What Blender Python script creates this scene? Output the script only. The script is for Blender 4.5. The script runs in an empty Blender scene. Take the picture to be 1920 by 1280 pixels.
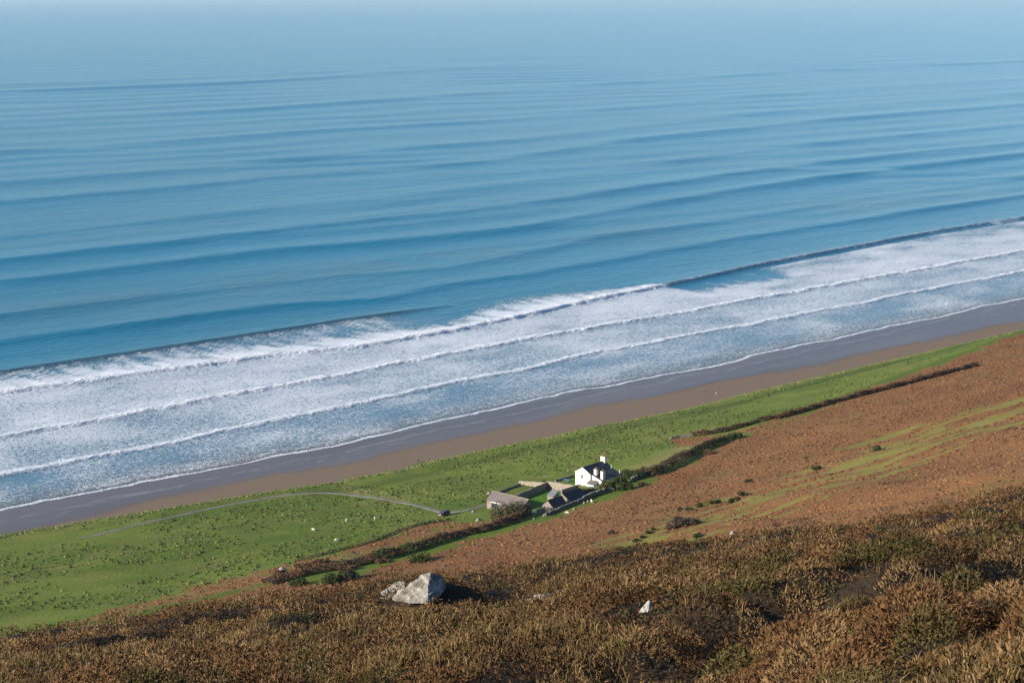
import bpy, bmesh, math
import numpy as np
from mathutils import Vector, Matrix

# ------------------------------------------------------------------ camera, sky, sun
SC = bpy.context.scene
COL = SC.collection
CAM_H, CAM_F, CAM_PITCH = 190.0, 3400.0, math.atan(654 / 3400)
cam_d = bpy.data.cameras.new('camera'); cam = bpy.data.objects.new('camera', cam_d); COL.objects.link(cam)
cam_d.sensor_fit = 'HORIZONTAL'; cam_d.sensor_width = 36.0; cam_d.lens = 36.0 * CAM_F / 1920.0
cam_d.clip_start = 0.5; cam_d.clip_end = 200000.0
cam.location = (0, 0, CAM_H); cam.rotation_euler = (math.pi / 2 - CAM_PITCH, 0, 0)
SC.camera = cam
SUN_EL = math.radians(18.5)
SUN_TO = Vector((-0.927 * math.cos(SUN_EL), -0.375 * math.cos(SUN_EL), math.sin(SUN_EL))).normalized()
world = bpy.data.worlds.new('World'); SC.world = world; world.use_nodes = True
wn = world.node_tree.nodes; wl = world.node_tree.links
sky = wn.new('ShaderNodeTexSky'); sky.sky_type = 'NISHITA'; sky.sun_disc = False
sky.sun_elevation = SUN_EL; sky.sun_rotation = math.atan2(SUN_TO.x, SUN_TO.y)
sky.altitude = 100; sky.air_density = 1.0; sky.dust_density = 0.0; sky.ozone_density = 5.0
wl.new(sky.outputs[0], wn['Background'].inputs[0]); wn['Background'].inputs[1].default_value = 0.100
sun_d = bpy.data.lights.new('sun', 'SUN'); sun_d.energy = 4.7; sun_d.angle = math.radians(0.53); sun_d.color = (1.0, 0.90, 0.76)
sun = bpy.data.objects.new('sun', sun_d); COL.objects.link(sun)
sun.rotation_euler = SUN_TO.to_track_quat('Z', 'Y').to_euler()
SC.view_settings.view_transform = 'Standard'; SC.view_settings.look = 'None'
SC.view_settings.exposure = 1.0; SC.view_settings.gamma = 1.0
SC.render.engine = 'CYCLES'

# ------------------------------------------------------------------ terrain maths
#GEO_BEGIN
RNG = np.random.default_rng(11)
AL = math.radians(43.0); CA, SA = math.cos(AL), math.sin(AL)
_c, _s = math.cos(CAM_PITCH), math.sin(CAM_PITCH)
def toST(x, y): return y * CA - x * SA, x * CA + y * SA
def toXY(S, T): return T * CA - S * SA, T * SA + S * CA
def ray(px, py):
    u = (px - 960) / CAM_F; v = -(py - 640) / CAM_F
    return np.array([u, _c + v * _s, -_s + v * _c])
def at(px, py, z=0.0):
    d = ray(px, py); k = (z - CAM_H) / d[2]
    return d[0] * k, d[1] * k
def _hash(ix, iy, seed):
    h = (ix.astype(np.int64) * 374761393 + iy.astype(np.int64) * 668265263 + seed * 1442695041) & 0xffffffff
    h = ((h ^ (h >> 13)) * 1274126177) & 0xffffffff
    h = h ^ (h >> 16)
    return (h & 0xffffff) / float(0xffffff)
def vnoise(x, y, seed=0):
    ix = np.floor(x); iy = np.floor(y); fx = x - ix; fy = y - iy
    fx = fx * fx * (3 - 2 * fx); fy = fy * fy * (3 - 2 * fy)
    a = _hash(ix, iy, seed); b = _hash(ix + 1, iy, seed); c = _hash(ix, iy + 1, seed); d = _hash(ix + 1, iy + 1, seed)
    return (a + (b - a) * fx) * (1 - fy) + (c + (d - c) * fx) * fy
def fbm(x, y, seed=0, o=4):
    r = 0; a = 0.5; t = 0
    for k in range(o):
        r = r + a * vnoise(x, y, seed + k); t += a; a *= 0.5; x = x * 2.03 + 17.1; y = y * 2.03 + 5.7
    return r / t
def sstep(a, b, x):
    t = np.clip((x - a) / (b - a), 0, 1); return t * t * (3 - 2 * t)
def line_fn(pts, z):
    P = [toST(*at(a, b, z)) for a, b in pts]
    T = np.array([p[1] for p in P]); S = np.array([p[0] for p in P]); o = np.argsort(T); T = T[o]; S = S[o]
    def f(t):
        t = np.asarray(t, float); r = np.interp(t, T, S)
        s0 = (S[min(3, len(S) - 1)] - S[0]) / (T[min(3, len(S) - 1)] - T[0]); s1 = (S[-1] - S[-4 if len(S) > 3 else 0]) / (T[-1] - T[-4 if len(S) > 3 else 0])
        r = np.where(t < T[0], S[0] + s0 * 0.6 * np.maximum(t - T[0], -150), r)
        return np.where(t > T[-1], S[-1] + s1 * 0.6 * np.minimum(t - T[-1], 250), r)
    f.T = T
    return f
EDGE_PX = [(508, 922), (560, 915), (610, 906.5), (634, 906), (651, 899), (712, 889), (753, 881), (772, 874), (790, 869), (850, 857), (900, 846), (960, 833), (1030, 820), (1100, 803), (1180, 789), (1250, 775), (1330, 757), (1411, 736)]
HEDGE_PX = [(508, 1092), (560, 1078), (650, 1062), (700, 1052), (760, 1036), (830, 1014), (900, 998), (960, 978), (1000, 967), (1035, 962), (1058, 952), (1093, 939), (1123, 926), (1150, 918), (1185, 906), (1215, 893), (1240, 884), (1290, 858), (1330, 838), (1360, 825), (1385, 814), (1411, 800)]
edge_fn = line_fn(EDGE_PX, 8.5)
hedge_fn = line_fn(HEDGE_PX, 25.0)
HILL_D = np.array([-5, 0, 40, 95, 170, 235, 300, 360, 430, 520, 700])
HILL_Z = np.array([24.6, 25, 31, 44.0, 67, 92, 118, 140, 166, 200, 270.])
HILL_Zs = None
HOLLOWS = []
def zterr(x, y, bumps=True):
    x = np.asarray(x, float); y = np.asarray(y, float)
    S, T = toST(x, y); hs = hedge_fn(T); es = edge_fn(T)
    q = (S - hs) / np.maximum(es - hs, 30)
    zp = 25 - 16.5 * np.clip(q, 0, 1) ** 0.9
    zp = zp - 7.5 * sstep(0.2, 9, S - es) - 0.022 * np.clip(S - es - 9, 0, 400)
    D = hs - S
    zh = np.interp(D, HILL_D, HILL_Z)
    for dd in (-22, -11, 11, 22): zh = zh + np.interp(D + dd, HILL_D, HILL_Z)
    zh = zh / 5
    w = sstep(-6, 14, D)
    z = zp * (1 - w) + zh * w
    if bumps:
        far = sstep(20, 70, D)
        z = z + far * 5.0 * (fbm(S / 60, T / 60, 3, 3) - 0.5) + sstep(5, 30, D) * 0.7 * (fbm(S / 9, T / 14, 5, 3) - 0.5)
        pas = (1 - sstep(-4, 4, D)) * (1 - sstep(-6, 2, S - es))
        z = z + pas * (1.1 * (fbm(S / 26, T / 40, 8, 3) - 0.5) + 0.22 * (fbm(S / 4, T / 5, 9, 2) - 0.5))
        z = z + 1.0 * np.exp(-((S - es + 5) / 4.0) ** 2) * (fbm(T / 12, S / 12, 21, 2) - 0.35)
    # the brow in the foreground
    zf = 188.25 + 0.150 * x - 0.3005 * y
    if bumps:
        zf = zf + 1.1 * (fbm(x / 13, y / 16, 31, 3) - 0.5) + 1.45 * (fbm(x / 4.0, y / 4.2, 35, 2) - 0.5) + .5 * (fbm(x / 1.6, y / 1.7, 36, 2) - .5)
    if bumps:
        for hx_, hy_, sx_, sy_, dp_ in HOLLOWS: zf = zf - dp_ * np.exp(-((x - hx_) / sx_) ** 2 - ((y - hy_) / sy_) ** 2)
        zf = zf - 0.50 * sstep(.56, .72, fbm(x / 2.6, y / 2.4, 37, 2))
    zf = zf - 0.0040 * np.clip(y - 82, 0, 60) ** 2
    m = np.minimum(z, zf); near = sstep(60, 110, y); far = sstep(105, 185, y)
    zz = (m * near + zf * (1 - near)) * (1 - far) + z * far
    return zz
def hit(px, py, dmin=200.0, dmax=1600.0, lift=0.0):
    d = ray(px, py)
    k = np.exp(np.linspace(math.log(dmin), math.log(dmax), 3000))
    x, y, z = d[0] * k, d[1] * k, CAM_H + d[2] * k
    b = z - zterr(x, y) - lift
    i = np.argmax(b < 0)
    if i == 0: return float(x[-1]), float(y[-1]), float(z[-1])
    k = np.linspace(k[i - 1], k[i], 60)
    x, y, z = d[0] * k, d[1] * k, CAM_H + d[2] * k
    j = np.argmax(z - zterr(x, y) - lift < 0)
    return float(x[j]), float(y[j]), float(zterr(x[j], y[j]))
for _px, _py, _dy, _sx, _sy, _d in ((838, 1119, .2, .75, 1.1, -.50), (905, 1121, 0, 1.0, 1.2, .50), (950, 1112, 2.0, 1.3, 1.0, -.45), (1170, 1146, 0, .6, .6, .4), (1190, 1146, 1.2, .8, .7, -.35)):
    _h = hit(_px, _py, 8.0, 90.0); HOLLOWS.append((_h[0], _h[1] + _dy, _sx, _sy, _d))
#GEO_END

# ------------------------------------------------------------------ small helpers
def tag(o, label=None, cat=None, group=None, kind=None):
    if label: o['label'] = label
    if cat: o['category'] = cat
    if group: o['group'] = group
    if kind: o['kind'] = kind
    return o
def empty(name, loc=(0, 0, 0), rz=0.0):
    o = bpy.data.objects.new(name, None); COL.objects.link(o); o.location = loc; o.rotation_euler = (0, 0, rz)
    o.empty_display_size = 0.5
    return o
def obj(name, me, parent=None):
    o = bpy.data.objects.new(name, me); COL.objects.link(o)
    if parent is not None: o.parent = parent
    return o
def np_mesh(name, V, Fc, mat, cols=None, smooth=False, attrs=None):
    """V (n,3), Fc (m,3) or (m,4) index array -> mesh"""
    V = np.ascontiguousarray(V, np.float32); Fc = np.ascontiguousarray(Fc, np.int32)
    me = bpy.data.meshes.new(name); k = Fc.shape[1]
    me.vertices.add(len(V)); me.vertices.foreach_set('co', V.ravel())
    me.loops.add(Fc.size); me.loops.foreach_set('vertex_index', Fc.ravel())
    me.polygons.add(len(Fc)); me.polygons.foreach_set('loop_start', np.arange(0, Fc.size, k, dtype=np.int32))
    me.polygons.foreach_set('loop_total', np.full(len(Fc), k, np.int32))
    if smooth: me.polygons.foreach_set('use_smooth', np.ones(len(Fc), bool))
    me.update(calc_edges=True)
    if cols is not None:
        a = me.color_attributes.new('Col', 'FLOAT_COLOR', 'POINT')
        c4 = np.ones((len(V), 4), np.float32); c4[:, :3] = cols
        a.data.foreach_set('color', c4.ravel())
    for nm, arr in (attrs or {}).items():
        a = me.attributes.new(nm, 'FLOAT', 'POINT'); a.data.foreach_set('value', np.ascontiguousarray(arr, np.float32).ravel())
    if mat is not None: me.materials.append(mat)
    return me
def grid_faces(nr, nc):
    i = np.arange(nr - 1)[:, None] * nc + np.arange(nc - 1)[None, :]
    return np.stack([i, i + 1, i + nc + 1, i + nc], -1).reshape(-1, 4)
class MB:
    """collects boxes and prisms in a bmesh, becomes one mesh"""
    def __init__(self): self.v = []; self.f = []
    def poly(self, pts, faces):
        b = len(self.v); self.v += [tuple(p) for p in pts]; self.f += [tuple(b + i for i in f) for f in faces]
    def box(self, x0, x1, y0, y1, z0, z1):
        self.poly([(x0, y0, z0), (x1, y0, z0), (x1, y1, z0), (x0, y1, z0), (x0, y0, z1), (x1, y0, z1), (x1, y1, z1), (x0, y1, z1)],
                  [(0, 3, 2, 1), (4, 5, 6, 7), (0, 1, 5, 4), (1, 2, 6, 5), (2, 3, 7, 6), (3, 0, 4, 7)])
    def slab(self, quad, t):
        """a quad thickened downwards"""
        q = [Vector(p) for p in quad]; n = (q[1] - q[0]).cross(q[3] - q[0]).normalized()
        if n.z < 0: n = -n
        lo = [p - n * t for p in q]
        self.poly([tuple(p) for p in q + lo], [(0, 1, 2, 3), (7, 6, 5, 4), (0, 4, 5, 1), (1, 5, 6, 2), (2, 6, 7, 3), (3, 7, 4, 0)])
    def prism(self, prof, axis, a0, a1):
        """profile of 2-d points extruded along axis ('x': profile is (y,z); 'y': profile is (x,z))"""
        n = len(prof)
        if axis == 'x': P = [(a0, p[0], p[1]) for p in prof] + [(a1, p[0], p[1]) for p in prof]
        else: P = [(p[0], a0, p[1]) for p in prof] + [(p[0], a1, p[1]) for p in prof]
        self.poly(P, [tuple(range(n)), tuple(reversed(range(n, 2 * n)))] + [(i, i + n, (i + 1) % n + n, (i + 1) % n) for i in range(n)])
    def tube(self, p0, p1, r0, r1=None, n=8):
        r1 = r0 if r1 is None else r1; p0 = Vector(p0); p1 = Vector(p1); d = (p1 - p0).normalized()
        a = d.orthogonal().normalized(); b = d.cross(a)
        P = [tuple(p0 + (a * math.cos(2 * math.pi * i / n) + b * math.sin(2 * math.pi * i / n)) * r0) for i in range(n)]
        P += [tuple(p1 + (a * math.cos(2 * math.pi * i / n) + b * math.sin(2 * math.pi * i / n)) * r1) for i in range(n)]
        self.poly(P, [tuple(range(n)), tuple(reversed(range(n, 2 * n)))] + [(i, (i + 1) % n, (i + 1) % n + n, i + n) for i in range(n)])
    def build(self, name, mat, parent=None, bevel=0.0):
        me = bpy.data.meshes.new(name); me.from_pydata(self.v, [], self.f)
        bm = bmesh.new(); bm.from_mesh(me); bmesh.ops.recalc_face_normals(bm, faces=bm.faces)
        if bevel: bmesh.ops.bevel(bm, geom=bm.edges[:], offset=bevel, segments=1, affect='EDGES')
        bm.to_mesh(me); bm.free(); me.materials.append(mat)
        return obj(name, me, parent)

# ------------------------------------------------------------------ materials
def new_mat(name):
    m = bpy.data.materials.new(name); m.use_nodes = True
    nt = m.node_tree; return m, nt, nt.nodes['Principled BSDF']
def nd(nt, t, **kw):
    n = nt.nodes.new(t)
    for k, v in kw.items(): setattr(n, k, v)
    return n
def mathn(nt, op, a, b=None, clamp=False):
    n = nd(nt, 'ShaderNodeMath', operation=op); n.use_clamp = clamp
    for i, v in enumerate((a, b)):
        if v is None: continue
        if isinstance(v, (int, float)): n.inputs[i].default_value = v
        else: nt.links.new(v, n.inputs[i])
    return n.outputs[0]
def mixc(nt, f, a, b, mode='MIX'):
    n = nd(nt, 'ShaderNodeMix', data_type='RGBA', blend_type=mode)
    for i, v in ((0, f), (6, a), (7, b)):
        if isinstance(v, (int, float)): n.inputs[i].default_value = v
        elif isinstance(v, tuple): n.inputs[i].default_value = (*v, 1)
        else: nt.links.new(v, n.inputs[i])
    return n.outputs[2]
def noise(nt, scale, detail=4, rough=0.6, vec=None, dist=0.0):
    n = nd(nt, 'ShaderNodeTexNoise'); n.inputs['Scale'].default_value = scale; n.inputs['Detail'].default_value = detail
    n.inputs['Roughness'].default_value = rough; n.inputs['Distortion'].default_value = dist
    if vec is not None: nt.links.new(vec, n.inputs['Vector'])
    return n.outputs['Fac']
def ramp(nt, f, stops):
    r = nd(nt, 'ShaderNodeValToRGB'); e = r.color_ramp.elements
    while len(e) < len(stops): e.new(0.5)
    for i, (p, c) in enumerate(stops):
        e[i].position = p; e[i].color = (*c, 1) if isinstance(c, tuple) else (c, c, c, 1)
    nt.links.new(f, r.inputs[0]); return r.outputs[0]
def objvec(nt, scale=(1, 1, 1)):
    t = nd(nt, 'ShaderNodeTexCoord'); m = nd(nt, 'ShaderNodeMapping'); m.inputs['Scale'].default_value = scale
    nt.links.new(t.outputs['Object'], m.inputs[0]); return m.outputs[0]
def bump(nt, bs, h, strength=0.5, dist=0.1):
    b = nd(nt, 'ShaderNodeBump'); b.inputs['Strength'].default_value = strength; b.inputs['Distance'].default_value = dist
    nt.links.new(h, b.inputs['Height']); nt.links.new(b.outputs[0], bs.inputs['Normal'])
def colattr(nt):
    a = nd(nt, 'ShaderNodeAttribute', attribute_name='Col'); return a.outputs['Color']
def mat_plain(name, col, rough=0.7, var=0.25, scale=3.0, metallic=0.0, spec=0.3, bmp=0.0):
    m, nt, bs = new_mat(name)
    n = noise(nt, scale, 4, 0.65, objvec(nt))
    lo = tuple(c * (1 - var) for c in col); hi = tuple(min(1, c * (1 + var)) for c in col)
    nt.links.new(ramp(nt, n, [(0.3, lo), (0.7, hi)]), bs.inputs['Base Color'])
    bs.inputs['Roughness'].default_value = rough; bs.inputs['Metallic'].default_value = metallic; bs.inputs['Specular IOR Level'].default_value = spec
    if bmp: bump(nt, bs, n, bmp, 0.05)
    return m
def mat_leaf(name, rough=0.75, trans=0.0):
    m, nt, bs = new_mat(name); nt.links.new(colattr(nt), bs.inputs['Base Color'])
    bs.inputs['Roughness'].default_value = rough; bs.inputs['Specular IOR Level'].default_value = 0.15
    return m
def mat_ground():
    m, nt, bs = new_mat('ground_cover'); v = objvec(nt)
    c = colattr(nt)
    n1 = noise(nt, 0.9, 5, 0.65, v); n2 = noise(nt, 0.12, 4, 0.6, v); n3 = noise(nt, 5.0, 3, 0.6, v)
    f = mathn(nt, 'ADD', mathn(nt, 'MULTIPLY', n1, 0.9), mathn(nt, 'MULTIPLY', n2, 0.55))
    f = mathn(nt, 'ADD', f, mathn(nt, 'MULTIPLY', n3, 0.35))
    f = mathn(nt, 'ADD', f, 0.10)
    sep = nd(nt, 'ShaderNodeCombineColor')
    for i in range(3): nt.links.new(f, sep.inputs[i])
    nt.links.new(mixc(nt, 1.0, c, sep.outputs[0], 'MULTIPLY'), bs.inputs['Base Color'])
    bs.inputs['Roughness'].default_value = 0.9; bs.inputs['Specular IOR Level'].default_value = 0.1
    bump(nt, bs, n1, 0.6, 0.5)
    return m
def mat_stone(name, base, dark, scale=1.2, lich=None):
    m, nt, bs = new_mat(name); v = objvec(nt, (1, 1, 1.6))
    vo = nd(nt, 'ShaderNodeTexVoronoi'); vo.inputs['Scale'].default_value = scale * 2.2; nt.links.new(v, vo.inputs['Vector'])
    n = noise(nt, scale * 3, 5, 0.7, v)
    f = mathn(nt, 'MULTIPLY', mathn(nt, 'ADD', n, vo.outputs['Distance']), 0.72)
    c = ramp(nt, f, [(0.25, base), (0.5, tuple((a + b) / 2 for a, b in zip(base, dark))), (0.72, dark)])
    bw = nd(nt, 'ShaderNodeRGBToBW'); nt.links.new(vo.outputs['Color'], bw.inputs[0])
    cb = nd(nt, 'ShaderNodeCombineColor')
    for i in range(3): nt.links.new(bw.outputs[0], cb.inputs[i])
    c = mixc(nt, 0.4, c, cb.outputs[0], 'SOFT_LIGHT')
    if lich: c = mixc(nt, ramp(nt, noise(nt, scale * 1.1, 3, 0.6, v), [(0.52, 0.0), (0.66, 0.8)]), c, lich)
    nt.links.new(c, bs.inputs['Base Color']); bs.inputs['Roughness'].default_value = 0.9; bs.inputs['Specular IOR Level'].default_value = 0.15
    bump(nt, bs, f, 0.7, 0.12)
    return m
def mat_slate(name, col, var=0.3):
    m, nt, bs = new_mat(name); v = objvec(nt)
    w = nd(nt, 'ShaderNodeTexBrick'); w.inputs['Scale'].default_value = 2.2; w.inputs['Mortar Size'].default_value = 0.02
    w.inputs['Color1'].default_value = (*[c * (1 - var) for c in col], 1); w.inputs['Color2'].default_value = (*[c * (1 + var) for c in col], 1)
    w.inputs['Mortar'].default_value = (*[c * 0.4 for c in col], 1); nt.links.new(v, w.inputs['Vector'])
    c = mixc(nt, ramp(nt, noise(nt, 0.6, 4, 0.6, v), [(0.35, 0.0), (0.75, 0.55)]), w.outputs['Color'], tuple(c * 1.5 for c in col))
    nt.links.new(c, bs.inputs['Base Color']); bs.inputs['Roughness'].default_value = 0.7; bs.inputs['Specular IOR Level'].default_value = 0.25
    bump(nt, bs, w.outputs['Fac'], 0.4, 0.03)
    return m
def mat_sea():
    m, nt, bs = new_mat('sea_water'); v = objvec(nt)      # object x runs along the shore, y out to sea
    at_f = nd(nt, 'ShaderNodeAttribute', attribute_name='foam').outputs['Fac']
    at_s = nd(nt, 'ShaderNodeAttribute', attribute_name='silt').outputs['Fac']
    deep = mixc(nt, ramp(nt, noise(nt, 0.004, 3, 0.5, v), [(0.3, 0.0), (0.7, 1.0)]), (0.000, 0.132, 0.208), (0.000, 0.152, 0.238))
    deep = mixc(nt, at_s, deep, (0.055, 0.115, 0.125))
    aer = nd(nt, 'ShaderNodeAttribute', attribute_name='aerated').outputs['Fac']
    deep = mixc(nt, aer, deep, (0.115, 0.215, 0.29))
    at_h = nd(nt, 'ShaderNodeAttribute', attribute_name='shallow').outputs['Fac']
    deep = mixc(nt, at_h, deep, (0.115, 0.098, 0.092))
    # foam lace: cells drawn out across the shore
    va = objvec(nt, (0.62, 0.42, 0.3))
    wa = noise(nt, 1.0, 5, 0.72, va, 0.8)
    vb = objvec(nt, (1.9, 1.2, 0.8)); wb = noise(nt, 1.0, 3, 0.6, vb, 0.5)
    lace = mathn(nt, 'ADD', mathn(nt, 'MULTIPLY', wa, 0.5), mathn(nt, 'MULTIPLY', wb, 0.5))
    lace = ramp(nt, lace, [(0.30, 0.0), (0.70, 1.0)])
    th = mathn(nt, 'SUBTRACT', 1.0, at_f)
    d = mathn(nt, 'SUBTRACT', lace, th)
    fo = mathn(nt, 'ADD', mathn(nt, 'MULTIPLY', d, 7.0), 0.35, True)
    has = mathn(nt, 'MULTIPLY', at_f, 8.0, True)
    fo = mathn(nt, 'MULTIPLY', fo, has, True)
    op = mathn(nt, 'ADD', mathn(nt, 'MULTIPLY', mathn(nt, 'POWER', at_f, 2.0), 0.45), 0.52, True)
    c = mixc(nt, mathn(nt, 'MULTIPLY', fo, op), deep, (0.80, 0.81, 0.81))
    nt.links.new(c, bs.inputs['Base Color'])
    bs.inputs['IOR'].default_value = 1.33; bs.inputs['Specular IOR Level'].default_value = 0.12
    nt.links.new(mathn(nt, 'ADD', mathn(nt, 'MULTIPLY', fo, 0.55), 0.19), bs.inputs['Roughness'])
    # ripples: crests along the shore
    v1 = objvec(nt, (0.10, 0.30, 0.3)); r1 = noise(nt, 1.0, 4, 0.62, v1)
    v2 = objvec(nt, (0.020, 0.055, 0.05)); r2 = noise(nt, 1.0, 3, 0.55, v2)
    h = mathn(nt, 'ADD', mathn(nt, 'MULTIPLY', r1, 0.85), mathn(nt, 'MULTIPLY', r2, 1.3))
    r3 = noise(nt, 1.0, 3, 0.5, objvec(nt, (0.0022, 0.011, 0.01)))
    h = mathn(nt, 'ADD', h, mathn(nt, 'MULTIPLY', r3, 2.2))
    h = mathn(nt, 'ADD', h, mathn(nt, 'MULTIPLY', mathn(nt, 'MULTIPLY', lace, fo), 0.5))
    cr = nd(nt, 'ShaderNodeAttribute', attribute_name='crest').outputs['Fac']
    lump = noise(nt, 1.0, 3, 0.6, objvec(nt, (0.28, 0.5, 0.5)))
    h = mathn(nt, 'ADD', h, mathn(nt, 'MULTIPLY', mathn(nt, 'MULTIPLY', lump, cr), 4.0))
    bump(nt, bs, h, 1.0, 0.85)
    return m
def mat_sand():
    m, nt, bs = new_mat('beach_sand'); v = objvec(nt)
    wet = nd(nt, 'ShaderNodeAttribute', attribute_name='wet').outputs['Fac']
    n = noise(nt, 0.05, 5, 0.6, objvec(nt, (0.35, 1, 1))); n2 = noise(nt, 1.6, 3, 0.6, v)
    w = mathn(nt, 'ADD', wet, mathn(nt, 'MULTIPLY', mathn(nt, 'SUBTRACT', n, 0.5), 0.5), True)
    w = ramp(nt, w, [(0.25, 0.0), (0.75, 1.0)])
    ln = nd(nt, 'ShaderNodeAttribute', attribute_name='swash').outputs['Fac']
    nl = noise(nt, 0.55, 4, 0.7, objvec(nt, (0.45, 1, 1)))
    ln = mathn(nt, 'MULTIPLY', ramp(nt, mathn(nt, 'ADD', mathn(nt, 'MULTIPLY', ln, 0.5), nl), [(0.76, 0.0), (1.05, 0.16)]), mathn(nt, 'MULTIPLY', ln, 4.0, True))
    dry = ramp(nt, n2, [(0.3, (0.165, 0.114, 0.074)), (0.7, (0.215, 0.152, 0.100))])
    nw = noise(nt, 0.03, 4, 0.6, objvec(nt, (0.25, 1.6, 1)))
    wetc = mixc(nt, ramp(nt, nw, [(0.35, 0.0), (0.7, 1.0)]), (0.100, 0.075, 0.062), (0.135, 0.102, 0.082))
    c = mixc(nt, w, dry, wetc)
    sp = ramp(nt, noise(nt, 0.9, 2, 0.5, v), [(0.70, 0.0), (0.76, 0.5)])
    c = mixc(nt, mathn(nt, 'MULTIPLY', sp, mathn(nt, 'SUBTRACT', 1.0, w)), c, (0.10, 0.075, 0.05))
    c = mixc(nt, ln, c, (0.62, 0.62, 0.62)); nt.links.new(c, bs.inputs['Base Color'])
    nt.links.new(mathn(nt, 'SUBTRACT', 0.9, mathn(nt, 'MULTIPLY', w, 0.5)), bs.inputs['Roughness'])
    nt.links.new(mathn(nt, 'ADD', mathn(nt, 'MULTIPLY', w, 0.22), 0.1), bs.inputs['Specular IOR Level'])
    bump(nt, bs, n2, 0.25, 0.05)
    return m
M_LEAF = mat_leaf('leaves'); M_GROUND = mat_ground(); M_SEA = mat_sea(); M_SAND = mat_sand()
M_STONE = mat_stone('pale_limestone', (0.50, 0.43, 0.33), (0.20, 0.17, 0.13), 1.3)
M_DRYSTONE = mat_stone('dry_stone', (0.42, 0.39, 0.34), (0.13, 0.12, 0.10), 1.5, (0.10, 0.12, 0.05))
M_BOULDER = mat_stone('lichened_boulder', (0.66, 0.62, 0.55), (0.22, 0.195, 0.165), 2.2)
def mat_boulder(k=1.0):
    m, nt, bs = new_mat('lichened_boulder'); v = objvec(nt); v2 = objvec(nt, (1.0, 1.0, 2.4)); v2.node.inputs['Rotation'].default_value = (0.3, 0.7, 0.2)
    a = noise(nt, 2.6, 9, 0.72, v2, 0.6); b = noise(nt, 1.1, 4, 0.6, v); e = noise(nt, 9.0, 5, 0.7, v)
    c = ramp(nt, a, [(0.34, (0.08, 0.072, 0.06)), (0.46, (0.21, 0.185, 0.15)), (0.58, (0.38, 0.345, 0.295)), (0.74, (0.60, 0.57, 0.51))])
    c = mixc(nt, ramp(nt, b, [(0.50, 0.0), (0.62, 0.55)]), c, (0.30, 0.285, 0.25))
    c = mixc(nt, ramp(nt, e, [(0.60, 0.0), (0.68, 0.5)]), c, (0.16, 0.15, 0.13))
    if k != 1.0: c = mixc(nt, k, c, (0.62, 0.60, 0.55))
    nt.links.new(c, bs.inputs['Base Color']); bs.inputs['Roughness'].default_value = 0.92; bs.inputs['Specular IOR Level'].default_value = 0.12
    bump(nt, bs, mathn(nt, 'ADD', a, mathn(nt, 'MULTIPLY', e, 0.4)), 0.9, 0.09)
    return m
M_BOULDER = mat_boulder(); M_PALEROCK = mat_boulder(0.55)
M_PINK = mat_stone('pinkish_rubble', (0.44, 0.34, 0.31), (0.22, 0.17, 0.15), 1.6)
M_WHITE = mat_plain('white_render', (0.76, 0.745, 0.71), 0.85, 0.08, 0.9)
M_CREAM = mat_plain('cream_render', (0.74, 0.68, 0.58), 0.85, 0.07, 1.2)
M_SLATE = mat_slate('dark_slate', (0.032, 0.034, 0.042))
M_OLDSLATE = mat_slate('weathered_slate', (0.135, 0.112, 0.102), 0.15)
M_GREYSLATE = mat_slate('grey_slate', (0.15, 0.15, 0.155), 0.15)
M_POT = mat_plain('terracotta', (0.27, 0.12, 0.075), 0.8, 0.2, 4)
M_CAP = mat_plain('chimney_brick', (0.19, 0.115, 0.085), 0.9, 0.2, 5)
M_TRIM = mat_plain('white_trim', (0.78, 0.79, 0.80), 0.5, 0.03, 2)
M_BLUE = mat_plain('pale_blue_paint', (0.20, 0.42, 0.66), 0.45, 0.06, 2)
M_GLASS = mat_plain('window_glass', (0.03, 0.045, 0.06), 0.08, 0.1, 1, spec=0.6)
M_DARKBLUE = mat_plain('dark_blue_boards', (0.015, 0.03, 0.05), 0.5, 0.2, 2)
M_GALV = mat_plain('galvanised', (0.45, 0.47, 0.48), 0.45, 0.1, 5, metallic=0.6)
M_PIPE = mat_plain('cast_pipe', (0.10, 0.09, 0.085), 0.5, 0.1, 4)
M_WOOD = mat_plain('weathered_wood', (0.16, 0.12, 0.09), 0.85, 0.25, 5)
M_ROAD = mat_plain('gravel_track', (0.20, 0.185, 0.175), 0.95, 0.22, 0.8, bmp=0.3)
M_BARK = mat_plain('stem_bark', (0.09, 0.065, 0.045), 0.9, 0.3, 6)

# ------------------------------------------------------------------ the ground, one sheet
def steps(*segs):
    out = [segs[0][0]]
    for a, b, d in segs:
        n = max(1, int(round((b - a) / d))); out += list(a + (b - a) * np.arange(1, n + 1) / n)
    return np.array(out)
GX = steps((-420, -190, 6), (-190, -120, 2.2), (-120, -26, 1.5), (-26, 26, 0.8), (26, 150, 1.5), (150, 260, 2.2), (260, 420, 6))
GY = steps((-45, 6, 2.5), (6, 80, 0.7), (80, 300, 5), (300, 470, 2.6), (470, 720, 1.5), (720, 900, 2.2), (900, 1150, 6))
GXX, GYY = np.meshgrid(GX, GY)
ZG = zterr(GXX, GYY)
S_, T_ = toST(GXX, GYY)
green_fn = line_fn([(640, 1092), (700, 1073), (800, 1043), (870, 1021), (956, 999), (1020, 981), (1057, 969), (1084, 956), (1146, 937), (1197, 914), (1225, 897), (1260, 878), (1290, 861), (1380, 822)], 26.0)
past_fn = line_fn([(508, 1070), (534, 1061), (610, 1037), (677, 1021), (722, 1006.5), (763, 988), (826, 974), (855, 979), (896, 985), (940, 983)], 22.0)
def in_poly(x, y, P):
    r = np.zeros(np.shape(x), bool); n = len(P)
    for i in range(n):
        (x0, y0), (x1, y1) = P[i], P[(i + 1) % n]
        c = ((y0 > y) != (y1 > y)); r ^= c & (x < (x1 - x0) * (y - y0) / (y1 - y0 + 1e-12) + x0)
    return r
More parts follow.
